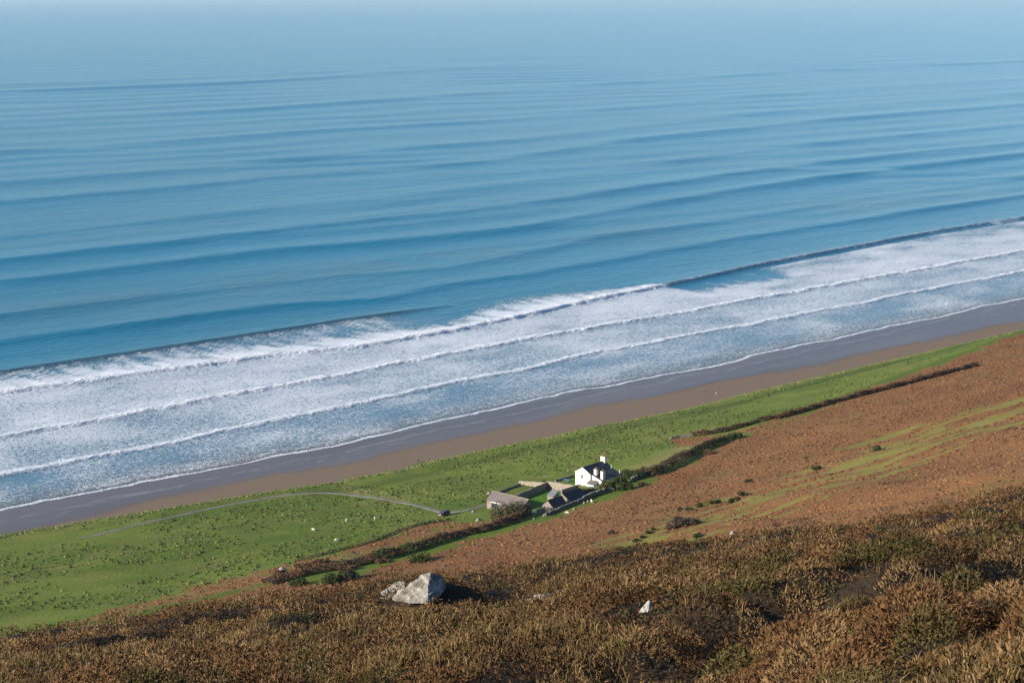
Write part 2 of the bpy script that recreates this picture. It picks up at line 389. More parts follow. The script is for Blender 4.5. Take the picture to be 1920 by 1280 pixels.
def soft(m, it=5):
    m = m.astype(float)
    if m.ndim < 2: return m
    for _ in range(it):
        m[1:-1] = (m[:-2] + 2 * m[1:-1] + m[2:]) / 4; m[:, 1:-1] = (m[:, :-2] + 2 * m[:, 1:-1] + m[:, 2:]) / 4
    return m
def gpoly(px): return [hit(a, b)[:2] for a, b in px]
POLY_PATH = gpoly([(1090, 1024), (1230, 980), (1330, 940), (1500, 865), (1700, 800), (1960, 730), (1960, 790), (1700, 880), (1411, 985), (1200, 1030)])
POLY_DRY = gpoly([(1185, 880), (1215, 862), (1262, 838), (1300, 826), (1380, 812), (1340, 832), (1290, 852), (1240, 876)])
POLY_YARD = gpoly([(965, 945), (1028, 917), (1058, 922), (1045, 945), (1015, 958)])
POLY_GARDEN = gpoly([(1045, 902), (1085, 890), (1080, 910), (1060, 905)])
POLY_VERGE = gpoly([(625, 908), (690, 916), (760, 932), (830, 948), (800, 946), (700, 930), (640, 924)])
POLY_UPPER = gpoly([(1255, 822), (1350, 816), (1411, 800), (1500, 770), (1500, 790), (1385, 815), (1300, 835), (1270, 838)])
def cover(x, y):
    """bracken, green weights"""
    S, T = toST(x, y); nz = fbm(S / 7, T / 11, 51, 3) - 0.5; nb = fbm(S / 2.2, T / 4.5, 52, 3) - 0.5
    gb = green_fn(T)
    tl = T < line_T0
    gb = np.where(tl, hedge_fn(T) - 3, gb)
    br = sstep(-2.0, 3.0, gb - S + nz * 16 + nb * 6)
    strip = (S > past_fn(T) - 100) & (S < past_fn(T) + nz * 8 + nb * 5) & (S > hedge_fn(T) + 1) & (T < past_T1)
    br = np.where(strip, np.clip(0.75 + nb * 1.6 + nz, 0, 1), br)
    up = in_poly(x, y, POLY_UPPER); br = np.where(up, np.clip(0.8 + nb * 1.5 + nz, 0, 1), br)
    pth = in_poly(x, y, POLY_PATH)
    streak = fbm(S / 3.2 + T / 14, T / 22 - S / 30, 55, 3)
    br = np.where(pth, br * (1 - .9 * sstep(0.44, 0.60, streak + .25 * nb)), br * (1 - 0.35 * sstep(0.62, 0.72, streak) * sstep(0.45, 0.6, fbm(S / 40, T / 40, 57, 2))))
    return br
line_T0 = float(green_fn.T[0]) - 10; past_T1 = float(past_fn.T[-1])
def ground_colour(x, y):
    S, T = toST(x, y); br = cover(x, y)
    n1 = fbm(S / 18, T / 28, 61, 3)[..., None]; n2 = fbm(S / 3, T / 4, 63, 2)[..., None]
    gA = np.array([0.084, 0.122, 0.014]); gB = np.array([0.120, 0.155, 0.022]); gC = np.array([0.165, 0.160, 0.038])
    g = gA + (gB - gA) * sstep(0.3, 0.62, n1) + (gC - gB) * (sstep(0.55, 0.8, n2) * 0.5 + .4 * sstep(.5, .66, fbm(S / 9, T / 30, 68, 3)[..., None]))
    lush = (S < hedge_fn(T) + 2) & (br < 0.5)
    g = np.where(lush[..., None], gA * 0.95 + 0.5 * (gB - gA) * n1, g)
    es = edge_fn(T)
    band = np.exp(-((S - es + 16 + 4 * n1[..., 0]) / 6.0) ** 2) * (T > 380)
    g = g * (1 - 0.35 * band[..., None])
    dr = (soft(in_poly(x, y, POLY_DRY), 14)[..., None] * sstep(.25, .7, n2 * .5 + n1 * .6)); g = g * (1 - .6 * dr) + .6 * dr * np.array([0.23, 0.18, 0.075])
    vg = soft(in_poly(x, y, POLY_VERGE), 4)[..., None] * sstep(.2, .6, n2); g = g * (1 - .75 * vg) + .75 * vg * np.array([0.27, 0.23, 0.07])
    yd = in_poly(x, y, POLY_YARD) | in_poly(x, y, POLY_GARDEN); g = np.where(yd[..., None], np.array([0.066, 0.138, 0.012]), g)
    pth = soft(in_poly(x, y, POLY_PATH), 8)[..., None]; g = g * (1 - .65 * pth) + .65 * pth * np.array([0.24, 0.19, 0.05])
    b = np.array([0.150, 0.064, 0.024]) + (np.array([0.240, 0.118, 0.044]) - np.array([0.150, 0.064, 0.024])) * n1 - np.array([.03, .0, .0]) * sstep(.55, .75, n2)
    c = g * (1 - br[..., None]) + b * br[..., None]
    bank = sstep(1.0, 4.0, S - es)[..., None]; c = c * (1 - bank) + np.array([0.22, 0.17, 0.11]) * bank
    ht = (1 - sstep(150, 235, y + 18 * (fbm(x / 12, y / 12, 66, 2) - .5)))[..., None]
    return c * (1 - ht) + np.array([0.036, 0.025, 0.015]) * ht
V = np.stack([GXX, GYY, ZG], -1).reshape(-1, 3)
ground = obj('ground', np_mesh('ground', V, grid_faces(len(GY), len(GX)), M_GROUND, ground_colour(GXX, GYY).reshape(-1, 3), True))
tag(ground, kind='structure')

# ------------------------------------------------------------------ beach
wet_fn = line_fn([(508, 893), (640, 868), (760, 842), (880, 815), (960, 795), (1100, 765), (1250, 738), (1411, 705)], 2.0)
shore_fn = line_fn([(508, 856), (640, 836), (760, 808), (860, 785), (960, 763), (1040, 745), (1100, 732), (1180, 717), (1250, 703), (1330, 690), (1411, 668)], 0.3)
bs_ = steps((530, 580, 2.0), (580, 720, 2.5)); bt_ = steps((-150, 250, 8), (250, 800, 2.5), (800, 1400, 8))
BT, BS = np.meshgrid(bt_, bs_); OFF = edge_fn(BT) - 554
BSS = BS + OFF
sh = shore_fn(BT); es = edge_fn(BT)
fr = (BSS - es) / np.maximum(sh - es, 30)
ZB = np.where(fr < 1, 2.6 * (1 - np.clip(fr, 0, 1)) + 0.02, 0.02 - 0.028 * (BSS - sh)) + 0.10 * (fbm(BT / 20, BSS / 8, 71, 3) - 0.5) * np.clip(1.3 - fr, 0, 1)
ZB = np.where(BSS < es + 3, ZB - 0.0, ZB)
wetv = sstep(-9, 12, BSS - wet_fn(BT) + 14 * (fbm(BT / 45, BSS / 20, 73, 3) - 0.5))
_nl = fbm(BT / 26, BSS / 300, 75, 3) - .5; _x = BSS - sh
swv = np.clip(np.exp(-((_x + 9 + 14 * _nl) / 1.6) ** 2) + .8 * np.exp(-((_x + 19 + 22 * (fbm(BT / 40, BSS / 300, 76, 3) - .5)) / 1.5) ** 2) + .25 * sstep(-14, -1, _x), 0, 1)
beach = obj('beach', np_mesh('beach', np.stack([BT, BSS, ZB], -1).reshape(-1, 3), grid_faces(len(bs_), len(bt_)), M_SAND, None, True, {'wet': wetv, 'swash': swv}))
beach.rotation_euler = (0, 0, AL); tag(beach, kind='structure')

# ------------------------------------------------------------------ sea
W3 = line_fn([(508, 790), (600, 773), (700, 752), (800, 729), (880, 712), (960, 698), (1100, 665), (1250, 637), (1411, 608)], 0)
W2 = line_fn([(508, 727), (640, 703), (760, 680), (860, 660), (960, 642), (1060, 623), (1200, 600), (1300, 585), (1411, 561)], 0)
W1 = line_fn([(508, 668), (600, 659), (680, 650), (760, 637), (860, 618), (960, 598), (1060, 575), (1150, 556), (1235, 538), (1320, 521), (1411, 500)], 0)
W0 = line_fn([(508, 624), (580, 613), (640, 603), (700, 595), (760, 585), (850, 571), (960, 556)], 0)
SWELL = [([(508, 575), (700, 563), (850, 534), (1000, 514), (1200, 478), (1411, 443)], 0.95),
         ([(508, 530), (650, 517), (800, 507), (960, 480), (1100, 449), (1411, 405)], 0.6),
         ([(508, 470), (700, 456), (960, 431), (1200, 387), (1411, 352)], 1.0), ([(508, 433), (700, 413), (960, 386), (1100, 367), (1411, 322)], 0.9),
         ([(508, 390), (700, 372), (960, 345), (1411, 283)], 0.5), ([(508, 334), (760, 318), (960, 296), (1180, 263), (1411, 240)], 0.9),
         ([(508, 302), (700, 283), (960, 264), (1411, 214)], 0.7), ([(508, 250), (760, 236), (960, 222), (1411, 180)], 0.6),
         ([(508, 203), (800, 182), (1000, 167), (1411, 140)], 0.9), ([(508, 152), (600, 146), (735, 136), (960, 124), (1411, 102)], 1.0), ([(508, 141), (640, 133), (900, 119), (1411, 93)], 0.9)]
SWF = [(line_fn(p, 0), a) for p, a in SWELL]
rs = list(np.arange(600, 925, 0.85)); d = 0.9
while rs[-1] < 48000: d = min(d * 1.014, rs[-1] * 0.03 if rs[-1] > 3800 else 12.0); rs.append(rs[-1] + d)
rs = np.array(rs); cv = np.linspace(0.34, 1.95, 390)
SS, CV = np.meshgrid(rs, cv, indexing='ij'); TT = SS * CV
nA = fbm(TT / 6, SS / 6, 81, 3) - 0.5; nL = fbm(TT / 40, SS / 200, 83, 3) - 0.5; nS = fbm(TT / 2.5, SS / 2.5, 84, 2) - 0.5
def front(S, line, w_front, w_back, h):
    """a moving bore: steep on the shore side, long behind"""
    x = S - line
    return h * np.where(x < 0, np.exp(-(x / w_front) ** 2), np.exp(-(x / w_back)))
w0, w1, w2, w3, shl = W0(TT), W1(TT), W2(TT), W3(TT), shore_fn(TT)
w1j = w1 + nA * 5; w2j = w2 + nA * 5 + nL * 6; w3j = w3 + nA * 4 + nL * 6; shj = shl + nL * 8 + nA * 3
Tb1 = float(toST(*at(1235, 536))[1]); Tb0 = float(toST(*at(900, 566))[1])
unb = sstep(Tb1 - 4, Tb1 + 6, TT)                 # 1 where the outer wave has not broken yet
Z = np.zeros_like(SS)
Z += (1 - unb) * front(SS, w1j, 1.6, 14, 1.5 + 0.8 * nS) + unb * front(SS, w1 - 1.0, 3.0, 12, 2.3)
Z += front(SS, w2j, 1.4, 10, 0.85 + 0.7 * nS) + front(SS, w3j, 1.3, 9, 0.65 + 0.5 * nS) + front(SS, shj + 3, 1.0, 5, 0.16)
a0 = 1 - sstep(Tb0 - 90, Tb0, TT)
Z += a0 * front(SS, w0, 3.2, 13, 1.9)
for fn, am in SWF:
    c = fn(TT) + 8 * nL; wv = 10 + 0.014 * (SS - 900).clip(0, 4000)
    gmod = 0.75 + 0.5 * sstep(0.25, 0.75, fbm(TT / (90 + 0.16 * SS), c * 0 + fn.T[0] * .37, 90, 2))
    if fn.T[0] > 1900: gmod = gmod * sstep(3600, 2500, TT)
    Z += am * gmod * 1.45 * np.where(SS < c, np.exp(-((SS - c) / wv) ** 2), np.exp(-((SS - c) / (1.8 * wv)) ** 2)) * (1 + SS / 5000)
out = sstep(900, 1000, SS)
lam = 62 + 0.010 * SS
nF = fbm(TT / 520, SS / 420, 88, 3) - 0.5
ph = 2 * math.pi * (SS + 14 * nL * (1 - sstep(1500, 3500, SS)) + 190 * nF + 0.05 * (TT - 900)) / lam
Z += out * 0.36 * np.sin(ph) * (0.4 + 1.2 * sstep(.25, .75, fbm(TT / (120 + .12 * SS), SS / (90 + .06 * SS), 87, 2))) * np.exp(-SS / 30000) * (1 + SS / 9000)
ph2 = 2 * math.pi * (SS * 0.96 + TT * 0.12) / 37
Z += out * 0.10 * np.sin(ph2) * np.exp(-SS / 2500)
Z += 0.25 * nS * (1 - sstep(930, 960, SS)) * sstep(0, 30, SS - shl) + out * 0.12 * nA * np.exp(-SS / 2000)
Z = Z * sstep(-12, 25, SS - shl + 8) + 0.03
# foam density
F = np.zeros_like(SS)
big = fbm(TT / 30, SS / 18, 95, 3) - 0.5
ins1 = sstep(-2, 2, w1j - SS); ins2 = sstep(-1, 1, w2j - SS); ins3 = sstep(-1, 1, w3j - SS)
z12 = ins1 * (1 - ins2) * (0.66 + 0.25 * big)
clear = unb * sstep(0, 6, w1 - SS) * (1 - sstep(12, 52, w1 - SS + 34 * big + 40 * (fbm(TT / 3.0, SS / 9, 98, 3) - .5) + 0.05 * (TT - Tb1)))
z12 = z12 * (1 - 0.85 * clear)
far_r = sstep(Tb1 + 75, Tb1 + 120, TT); z12 = np.maximum(z12, far_r * ins1 * (1 - ins2) * (0.62 + .4 * big) * sstep(5, 12, w1 - SS))
z23 = ins2 * (1 - ins3) * (0.60 + 0.25 * big)
z3s = ins3 * (0.52 + 0.34 * big) * sstep(-2, 8, SS - shj)
F = z12 + z23 + z3s
# white caps along the fronts
for ln, wd, k, g in ((w1j, 11, 0.98, 1 - unb), (w2j, 9, 0.92, 1), (w3j, 6, 0.88, 1)):
    x = SS - ln; F = np.maximum(F, g * k * np.where(x < 0, np.exp(-(x / 2.6) ** 2), np.exp(-(x / wd) ** 2)))
# ragged white water behind the outer break, thinning out to the left wave
b1 = (1 - unb) * sstep(0, 2, SS - w1j)
Tm = float(toST(*at(1040, 580))[1])
reach = 10 + 45 * np.exp(-((TT - Tm) / 75.0) ** 2) + 40 * (1 - sstep(Tm - 160, Tm - 60, TT))
strk = fbm(TT / 3.0, SS / 16, 97, 3) - 0.5
F = np.maximum(F, b1 * (0.93 - 0.55 * ((SS - w1j) / np.maximum(reach, 1)).clip(0, 3) + 0.75 * strk) * (1 - sstep(0.75, 1.25, (SS - w1j) / reach + strk)))
lft = (1 - sstep(Tm - 120, Tm - 40, TT)) * b1 * sstep(-1, 3, w0 - 1 - SS)
F = np.maximum(F, lft * (0.50 + 0.55 * strk + 0.25 * big))
F = np.maximum(F, a0 * 0.42 * np.exp(-((SS - w0 + 6) / 3.5) ** 2) * sstep(-0.1, 0.25, strk))
# swash line at the edge and a faint second one
F = np.maximum(F, 0.9 * np.exp(-((SS - shj - 2.0) / 1.5) ** 2)); F = np.maximum(F, (0.5 + big) * np.exp(-((SS - shj - 16 - 20 * nL) / 2.0) ** 2))
F = np.clip(F, 0, 1) * sstep(-3, 1, SS - shj)
silt = sstep(900, 700, SS) * 0 + np.clip(1 - (SS - shl) / 260, 0, 1) * 0.75 * (0.6 + big) + np.maximum(unb * np.exp(-((SS - w1 + 3) / 4) ** 2), a0 * np.exp(-((SS - w0 + 3) / 4) ** 2)) * 0.8
silt = silt * (1 - .6 * ins1)
silt = silt + 0.28 * np.exp(-((SS - 985 - 40 * nL) / 45) ** 2) * sstep(-0.2, 0.1, nL + 0.3 * big)
sea = obj('sea', np_mesh('sea', np.stack([TT, SS, Z], -1).reshape(-1, 3), grid_faces(len(rs), len(cv)), M_SEA, None, True, {'foam': F, 'silt': np.clip(silt, 0, 1), 'crest': np.clip(np.maximum((1 - unb) * np.exp(-((SS - w1j) / 6) ** 2), np.maximum(np.exp(-((SS - w2j) / 4) ** 2), .8 * np.exp(-((SS - w3j) / 3) ** 2))), 0, 1), 'aerated': np.clip((ins1 * (1 - clear) * .8 + lft * .45) * sstep(0, 20, SS - shl), 0, 1), 'shallow': np.clip(1 - (SS - shl - 2) / 30, 0, 1) ** 1.5}))
sea.rotation_euler = (0, 0, AL); tag(sea, kind='structure')

# ------------------------------------------------------------------ vegetation makers
def rnd(n, k=3): return RNG.normal(size=(n, k))
def unit(v): return v / np.maximum(np.linalg.norm(v, axis=1, keepdims=True), 1e-9)
def leaf_tris(P, size, cols, tint=0.25, up=0.0):
    n = len(P); size = np.broadcast_to(np.asarray(size, float), (n,))[:, None]
    d1 = rnd(n); d1[:, 2] = np.abs(d1[:, 2]) * (1 + up); d1 = unit(d1); d2 = unit(np.cross(d1, unit(rnd(n))))
    V = np.stack([P - d1 * size * .5 - d2 * size * .42, P - d1 * size * .5 + d2 * size * .42, P + d1 * size * .75], 1).reshape(-1, 3)
    c = cols * (1 + tint * RNG.uniform(-1, 1, (n, 1)))
    return V, np.arange(3 * n).reshape(-1, 3), np.repeat(c, 3, 0)
def foliage_ellipsoid(n, w, dpt, h, seed):
    """points through an uneven crown: lobes on a dome, more of them towards the skin"""
    r = np.random.default_rng(seed); k = max(5, int(w * 2)); 
    L = np.stack([r.uniform(-.38, .38, k) * w, r.uniform(-.36, .36, k) * dpt, r.uniform(.22, .62, k) * h], 1); R = r.uniform(.18, .34, k) * min(w, 2.2 * h)
    j = r.integers(0, k, n); u = r.normal(size=(n, 3)); u /= np.linalg.norm(u, axis=1, keepdims=True)
    P = L[j] + u * (R[j] * r.uniform(.55, 1.05, n) ** .6)[:, None] * np.array([1, 1, .85])
    ok = (P[:, 2] > 0.02) & (P[:, 2] < h * 1.1); return P[ok]
GREEN_D = np.array([.038, .054, .014]); OLIVE = np.array([.098, .105, .026]); BROWN = np.array([.105, .070, .038]); RUST = np.array([.17, .085, .042])
GREYB = np.array([.085, .070, .050]); YELL = np.array([.17, .15, .02]); HEDGEB = np.array([.070, .050, .032])
def bush(name, px, py, w, h, cols, label, cat='bush', group=None, n=None, seed=1, dep=None, leaf=None):
    x, y, z = hit(px, py); t = empty(name, (x, y, z - 0.1)); tag(t, label, cat, group)
    n = int(2.2 * (n or int(220 + 60 * w * h))); P = foliage_ellipsoid(n, w, dep or w * .8, h, seed)
    hz = (P[:, 2] / h)[:, None]; c0, c1 = cols; r = np.random.default_rng(seed + 5)
    pick = np.clip(fbm(P[:, 0] / 1.1 + seed, P[:, 2] / 1.1 + P[:, 1] / 1.3, seed, 2)[:, None] * 1.7 - .35, 0, 1)
    V, Fc, C = leaf_tris(P, (leaf or .34) * r.uniform(.6, 1.3, len(P)), c0 * (1 - pick) + c1 * pick)
    obj('foliage', np_mesh('foliage', V, Fc, M_LEAF, C), t)
    for i in range(3):
        mb = MB(); a = r.uniform(0, 6.28); mb.tube((0.1 * math.cos(a), 0.1 * math.sin(a), -.1), (w * .22 * math.cos(a), w * .2 * math.sin(a), h * .6), .06, .02, 5)
        mb.build('stem', M_BARK, t)
    return t
def chain_pts(px, step=0.5, dmin=200.0):
    P = np.array([hit(a, b, dmin)[:2] for a, b in px]); out = []
    for i in range(len(P) - 1):
        L = np.hypot(*(P[i + 1] - P[i])); k = max(1, int(L / step)); t = np.arange(k)[:, None] / k; out.append(P[i] + (P[i + 1] - P[i]) * t)
    out.append(P[-1:]); return np.concatenate(out)
def hedge(px, w, h, cols, label, seed, dens=120, group=None, name='hedge', leaf=.40, cat='hedge'):
    C = chain_pts(px, 0.4); L = len(C) * .4; n = int(L * dens); r = np.random.default_rng(seed)
    i = r.integers(0, len(C), n); c = C[i]; d = np.gradient(C, axis=0)[i]; nx = np.stack([-d[:, 1], d[:, 0]], 1); nx /= np.linalg.norm(nx, axis=1, keepdims=True) + 1e-9
    hh = h * (0.55 + 0.9 * fbm(c[:, 0] / 3.1, c[:, 1] / 3.1, seed, 3)); a = r.uniform(0, math.pi, n); q = r.uniform(.35, 1.05, n) ** .5
    off = np.cos(a) * w * .55 * q; z = np.abs(np.sin(a)) ** .7 * hh * q
    p = c + nx * off[:, None] + r.normal(size=(n, 2)) * .15
    P = np.stack([p[:, 0], p[:, 1], zterr(p[:, 0], p[:, 1]) + z], 1)
    o0 = np.array([C[0][0], C[0][1], float(zterr(C[0][0], C[0][1]))])
    pick = np.clip(fbm(c[:, 0] / 5 + 3, c[:, 1] / 5, seed + 3, 2)[:, None] * 2.4 - .7 + .25 * r.normal(size=(n, 1)), 0, 1)
    V, Fc, K = leaf_tris(P - o0, leaf * r.uniform(.6, 1.35, n), cols[0] * (1 - pick) + cols[1] * pick)
    t = empty(name, o0); tag(t, label, cat, group)
    obj('foliage', np_mesh('foliage', V, Fc, M_LEAF, K), t)
    for j in range(0, len(C), 12):
        mb = MB(); x, y = C[j] - o0[:2]; zz = float(zterr(*C[j])) - o0[2]; mb.tube((x, y, zz - .1), (x + r.uniform(-.3, .3), y + r.uniform(-.3, .3), zz + h * .6), .07, .025, 5)
        mb.build('stem', M_BARK, t)
    return t
def cones(P, r, h, cols, k=6, tipcol=1.2, name='x', lean=(0, 0)):
    """many ragged little mounds in one mesh"""
    n = len(P); a = (np.arange(k)[None] + RNG.uniform(-.3, .3, (n, k))) * 2 * math.pi / k
    rr = r[:, None] * RNG.uniform(.6, 1.3, (n, k)); X = P[:, 0:1] + np.cos(a) * rr; Y = P[:, 1:2] + np.sin(a) * rr
    Zr = zterr(X, Y) + h[:, None] * RNG.uniform(-.25, .35, (n, k))
    apex = np.stack([P[:, 0] + r * RNG.uniform(-.35, .35, n) + lean[0] * h, P[:, 1] + r * RNG.uniform(-.35, .35, n) + lean[1] * h, P[:, 2] + h], 1)
    V = np.concatenate([apex[:, None], np.stack([X, Y, Zr], -1)], 1).reshape(-1, 3)
    b = (np.arange(n) * (k + 1))[:, None]; j = np.arange(k)[None]
    Fc = np.stack([np.broadcast_to(b, (n, k)), b + 1 + j, b + 1 + (j + 1) % k], -1).reshape(-1, 3)
    C = np.repeat(cols[:, None], k + 1, 1) * RNG.uniform(.75, 1.2, (n, k + 1, 1)); C[:, 0] *= tipcol
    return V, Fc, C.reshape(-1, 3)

# ------------------------------------------------------------------ bracken on the hillside
n = 250000
x = RNG.uniform(-190, 330, n); y = RNG.uniform(240, 1000, n); S, T = toST(x, y)
lat = x / y; ok = (np.abs(lat) < .315) & (S < hedge_fn(T) + 45)
x, y, S, T = x[ok], y[ok], S[ok], T[ok]
br = cover(x, y); cl = fbm(S / 5, T / 9, 101, 3)
ok = (br > .35) & (RNG.uniform(size=len(x)) < np.clip(br * 1.1, 0, 1)) & (RNG.uniform(size=len(x)) < sstep(.25, .5, cl) + .15)
x, y, S, T = x[ok], y[ok], S[ok], T[ok]
P = np.stack([x, y, zterr(x, y) - .05], 1); m = len(P); big = RNG.uniform(size=m) ** 3
cA, cB, cC = np.array([.200, .084, .030]), np.array([.235, .112, .044]), np.array([.090, .038, .016])
q = np.clip(RNG.uniform(size=(m, 1)) * .55 + .75 * (fbm(S / 14, T / 20, 106, 3)[:, None] - .2), 0, 1); cc = np.where(q < .5, cA, np.where(q < .8, cB, cC)) * (.8 + .5 * fbm(S / 25, T / 25, 104, 2)[:, None])
V, Fc, C = cones(P, .26 + .32 * big + .12 * RNG.uniform(size=m), .16 + .50 * big, cc, 5, 1.0, lean=(.3, .2))
o = obj('bracken', np_mesh('bracken', V, Fc, M_LEAF, C)); tag(o, 'rust brown dead bracken covering the hillside below the heather', 'bracken', kind='stuff')
# ------------------------------------------------------------------ tussocks in the pasture
ROAD_PX = [(150, 1010), (300, 974), (420, 948), (508, 931.5), (540, 927.5), (575, 924.5), (610, 923.5), (640, 925.5), (700, 932), (760, 942), (800, 951.5), (826, 960.5), (848, 961), (872, 956.5), (900, 949), (918, 944)]
RP = chain_pts(ROAD_PX, 1.0)
n = 110000; x = RNG.uniform(-270, 330, n); y = RNG.uniform(480, 1050, n); S, T = toST(x, y)
es = edge_fn(T); hs = hedge_fn(T); fq = (S - hs) / (es - hs)
cl = fbm(S / 22, T / 30, 111, 3); wgt = sstep(.30, .52, cl) * sstep(1.0, .78, fq) * sstep(0.02, .12, fq) * sstep(760, 560, T) + .02
ok = (np.abs(x / y) < .315) & (fq > .02) & (fq < 1.0) & (RNG.uniform(size=n) < wgt * .72) & (cover(x, y) < .35)
x, y = x[ok], y[ok]
rd = np.min(np.hypot(x[:, None] - RP[None, ::3, 0], y[:, None] - RP[None, ::3, 1]), 1)
keep = (rd > 3.0) & ~in_poly(x, y, gpoly([(905, 958), (930, 915), (975, 895), (1085, 885), (1170, 890), (1150, 925), (1030, 968)]))
x, y = x[keep], y[keep]; m = len(x); P = np.stack([x, y, zterr(x, y) - .03], 1); big = RNG.uniform(size=m) ** 2
q = RNG.uniform(size=(m, 1)); cc = np.where(q < .36, np.array([.050, .066, .015]), np.where(q < .85, np.array([.09, .11, .022]), np.array([.14, .13, .04])))
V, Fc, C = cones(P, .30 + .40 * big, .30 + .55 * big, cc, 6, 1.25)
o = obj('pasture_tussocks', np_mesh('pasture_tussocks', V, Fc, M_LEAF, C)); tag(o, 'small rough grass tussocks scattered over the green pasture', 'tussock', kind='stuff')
# long grass along the lip of the bank
n = 9000; T = RNG.uniform(250, 900, n); S = edge_fn(T) + RNG.normal(size=n) * 1.6 - 1.0; x, y = toXY(S, T)
P = np.stack([x, y, zterr(x, y) - .05], 1); cc = np.where(RNG.uniform(size=(n, 1)) < .5, np.array([.10, .14, .03]), np.array([.19, .18, .06]))
V, Fc, C = cones(P, RNG.uniform(.3, .7, n), RNG.uniform(.25, .7, n), cc, 5, 1.2)
o = obj('bank_grass', np_mesh('bank_grass', V, Fc, M_LEAF, C)); tag(o, 'long pale grass fringing the lip of the bank above the sand', 'grass', kind='stuff')

# ------------------------------------------------------------------ heather and moor grass in the foreground
def canopy(x, y):
    """dome-shaped heather bushes on a jittered grid -> height, gradient direction, bush id noise"""
    cs = 0.62; best = np.full(x.shape, -1.0); gx = np.zeros_like(x); gy = np.zeros_like(x); idn = np.zeros_like(x)
    ix = np.floor(x / cs); iy = np.floor(y / cs)
    for di in (-1, 0, 1):
        for dj in (-1, 0, 1):
            cx = ix + di; cy = iy + dj
            jx = (cx + _hash(cx, cy, 201)) * cs; jy = (cy + _hash(cx, cy, 202)) * cs; R = .22 + .30 * _hash(cx, cy, 203); hh = (.10 + .42 * _hash(cx, cy, 204)) * (0.30 + 1.3 * fbm(jx / 5, jy / 5, 207, 2))
            r = np.hypot(x - jx, y - jy) / R; h = hh * np.sqrt(np.clip(1 - r * r, 0, 1))
            b = (h > best) & (r < 1); best = np.where(b, h, best); gx = np.where(b, (x - jx) / R, gx); gy = np.where(b, (y - jy) / R, gy); idn = np.where(b, _hash(cx, cy, 205), idn)
    return np.maximum(best, 0.0), gx, gy, idn
ROCKS = [(*hit(785, 1114, 8.0)[:2], 0.78), (*hit(738, 1114, 8.0)[:2], .5), (*hit(1211, 1156, 8.0)[:2], .3), (*hit(1013, 1138, 8.0)[:2], .6)]
def off_rocks(x, y):
    k = np.ones(len(x), bool)
    for a, b, r in ROCKS: k &= ((x - a) / r) ** 2 + ((y - b) / (r * 1.1)) ** 2 > RNG.uniform(.5, 1.2, len(x))
    return k
def moor_points(n, d0=8.5, d1=82.0):
    dd = np.exp(RNG.uniform(math.log(d0), math.log(d1), n)); u = RNG.uniform(-.335, .335, n)
    return u * dd + RNG.uniform(-1.5, 1.5, n), dd
n = 1200000
x, y = moor_points(n)
# the slope goes on to both sides of the view, a little more coarsely
n2_ = 330000; y2 = np.exp(RNG.uniform(math.log(3.5), math.log(82.0), n2_)); w2_ = .335 * y2 + 12; x2 = RNG.uniform(-1, 1, n2_) * w2_
k2 = (np.abs(x2) > .30 * y2) | (y2 < 9); x = np.concatenate([x, x2[k2]]); y = np.concatenate([y, y2[k2]]); n = len(x)
side_ = np.concatenate([np.ones(n - int(k2.sum())), np.full(int(k2.sum()), 1.9)])
h, gx, gy, idn = canopy(x, y)
grassy = fbm(x / 6.0, y / 7.5, 211, 3); keep = (RNG.uniform(size=n) < np.where(h > .02, 1.0, .9)) & (RNG.uniform(size=n) < 1.25 - sstep(.45, .68, grassy) * .75) & off_rocks(x, y)
x, y, h, gx, gy, idn, side_ = [a[keep] for a in (x, y, h, gx, gy, idn, side_)]; n = len(x)
z0 = zterr(x, y)
lev = RNG.uniform(.15, 1.0, n) ** .6
dirv = unit(np.stack([gx * .9, gy * .9, .75 + 0 * gx], 1) + rnd(n) * .38); L = (.024 + .00080 * y) * RNG.uniform(.6, 1.5, n) * side_; W = (.0044 + .00024 * y) * side_ * RNG.uniform(.7, 1.4, n)
B = np.stack([x, y, z0 + h * lev - .02], 1); side = unit(np.cross(dirv, unit(rnd(n) + np.array([0, -1.5, 0]))))
V = np.stack([B - side * W[:, None], B + side * W[:, None], B + dirv * L[:, None] + np.array([0, 0, .0])], 1).reshape(-1, 3)
hA, hB, hC, hD = np.array([.104, .054, .022]), np.array([.150, .090, .038]), np.array([.052, .031, .014]), np.array([.062, .050, .016])
k = idn[:, None]; cb = np.where(k < .42, hA, np.where(k < .66, hB, np.where(k < .86, hC, hD)))
patch = fbm(x / 9, y / 11, 217, 3)[:, None]
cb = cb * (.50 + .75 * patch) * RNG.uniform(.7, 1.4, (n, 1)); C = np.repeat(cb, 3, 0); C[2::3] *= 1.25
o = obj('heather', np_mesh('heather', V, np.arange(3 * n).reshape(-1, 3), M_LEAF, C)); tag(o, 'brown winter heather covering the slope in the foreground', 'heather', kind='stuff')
# straw coloured grass between
nt_ = 40000
x, y = moor_points(nt_); x[::6] = (RNG.uniform(-1, 1, len(x[::6]))) * (.335 * y[::6] + 12); grassy = fbm(x / 6.0, y / 7.5, 211, 3); tuft = fbm(x / 1.1, y / 1.3, 219, 2)
keep = RNG.uniform(size=nt_) < (.05 + .95 * sstep(.52, .66, grassy)) * sstep(75, 50, y) * (.25 + .75 * sstep(.4, .62, tuft))
keep &= off_rocks(x, y)
x, y = x[keep], y[keep]; k = 9; m = len(x)
bx = np.repeat(x, k) + RNG.normal(size=m * k) * .07 * (1 + np.repeat(y, k) / 60); by = np.repeat(y, k) + RNG.normal(size=m * k) * .07 * (1 + np.repeat(y, k) / 60); n = m * k
L = (.09 + .13 * RNG.uniform(size=n)) * (1 + by / 300); W = (.0017 + .00018 * by)
ln = np.repeat(rnd(m, 2) * .35, k, 0) + rnd(n, 2) * .42 + np.array([.25, .05]); hgt, *_g = canopy(bx, by)
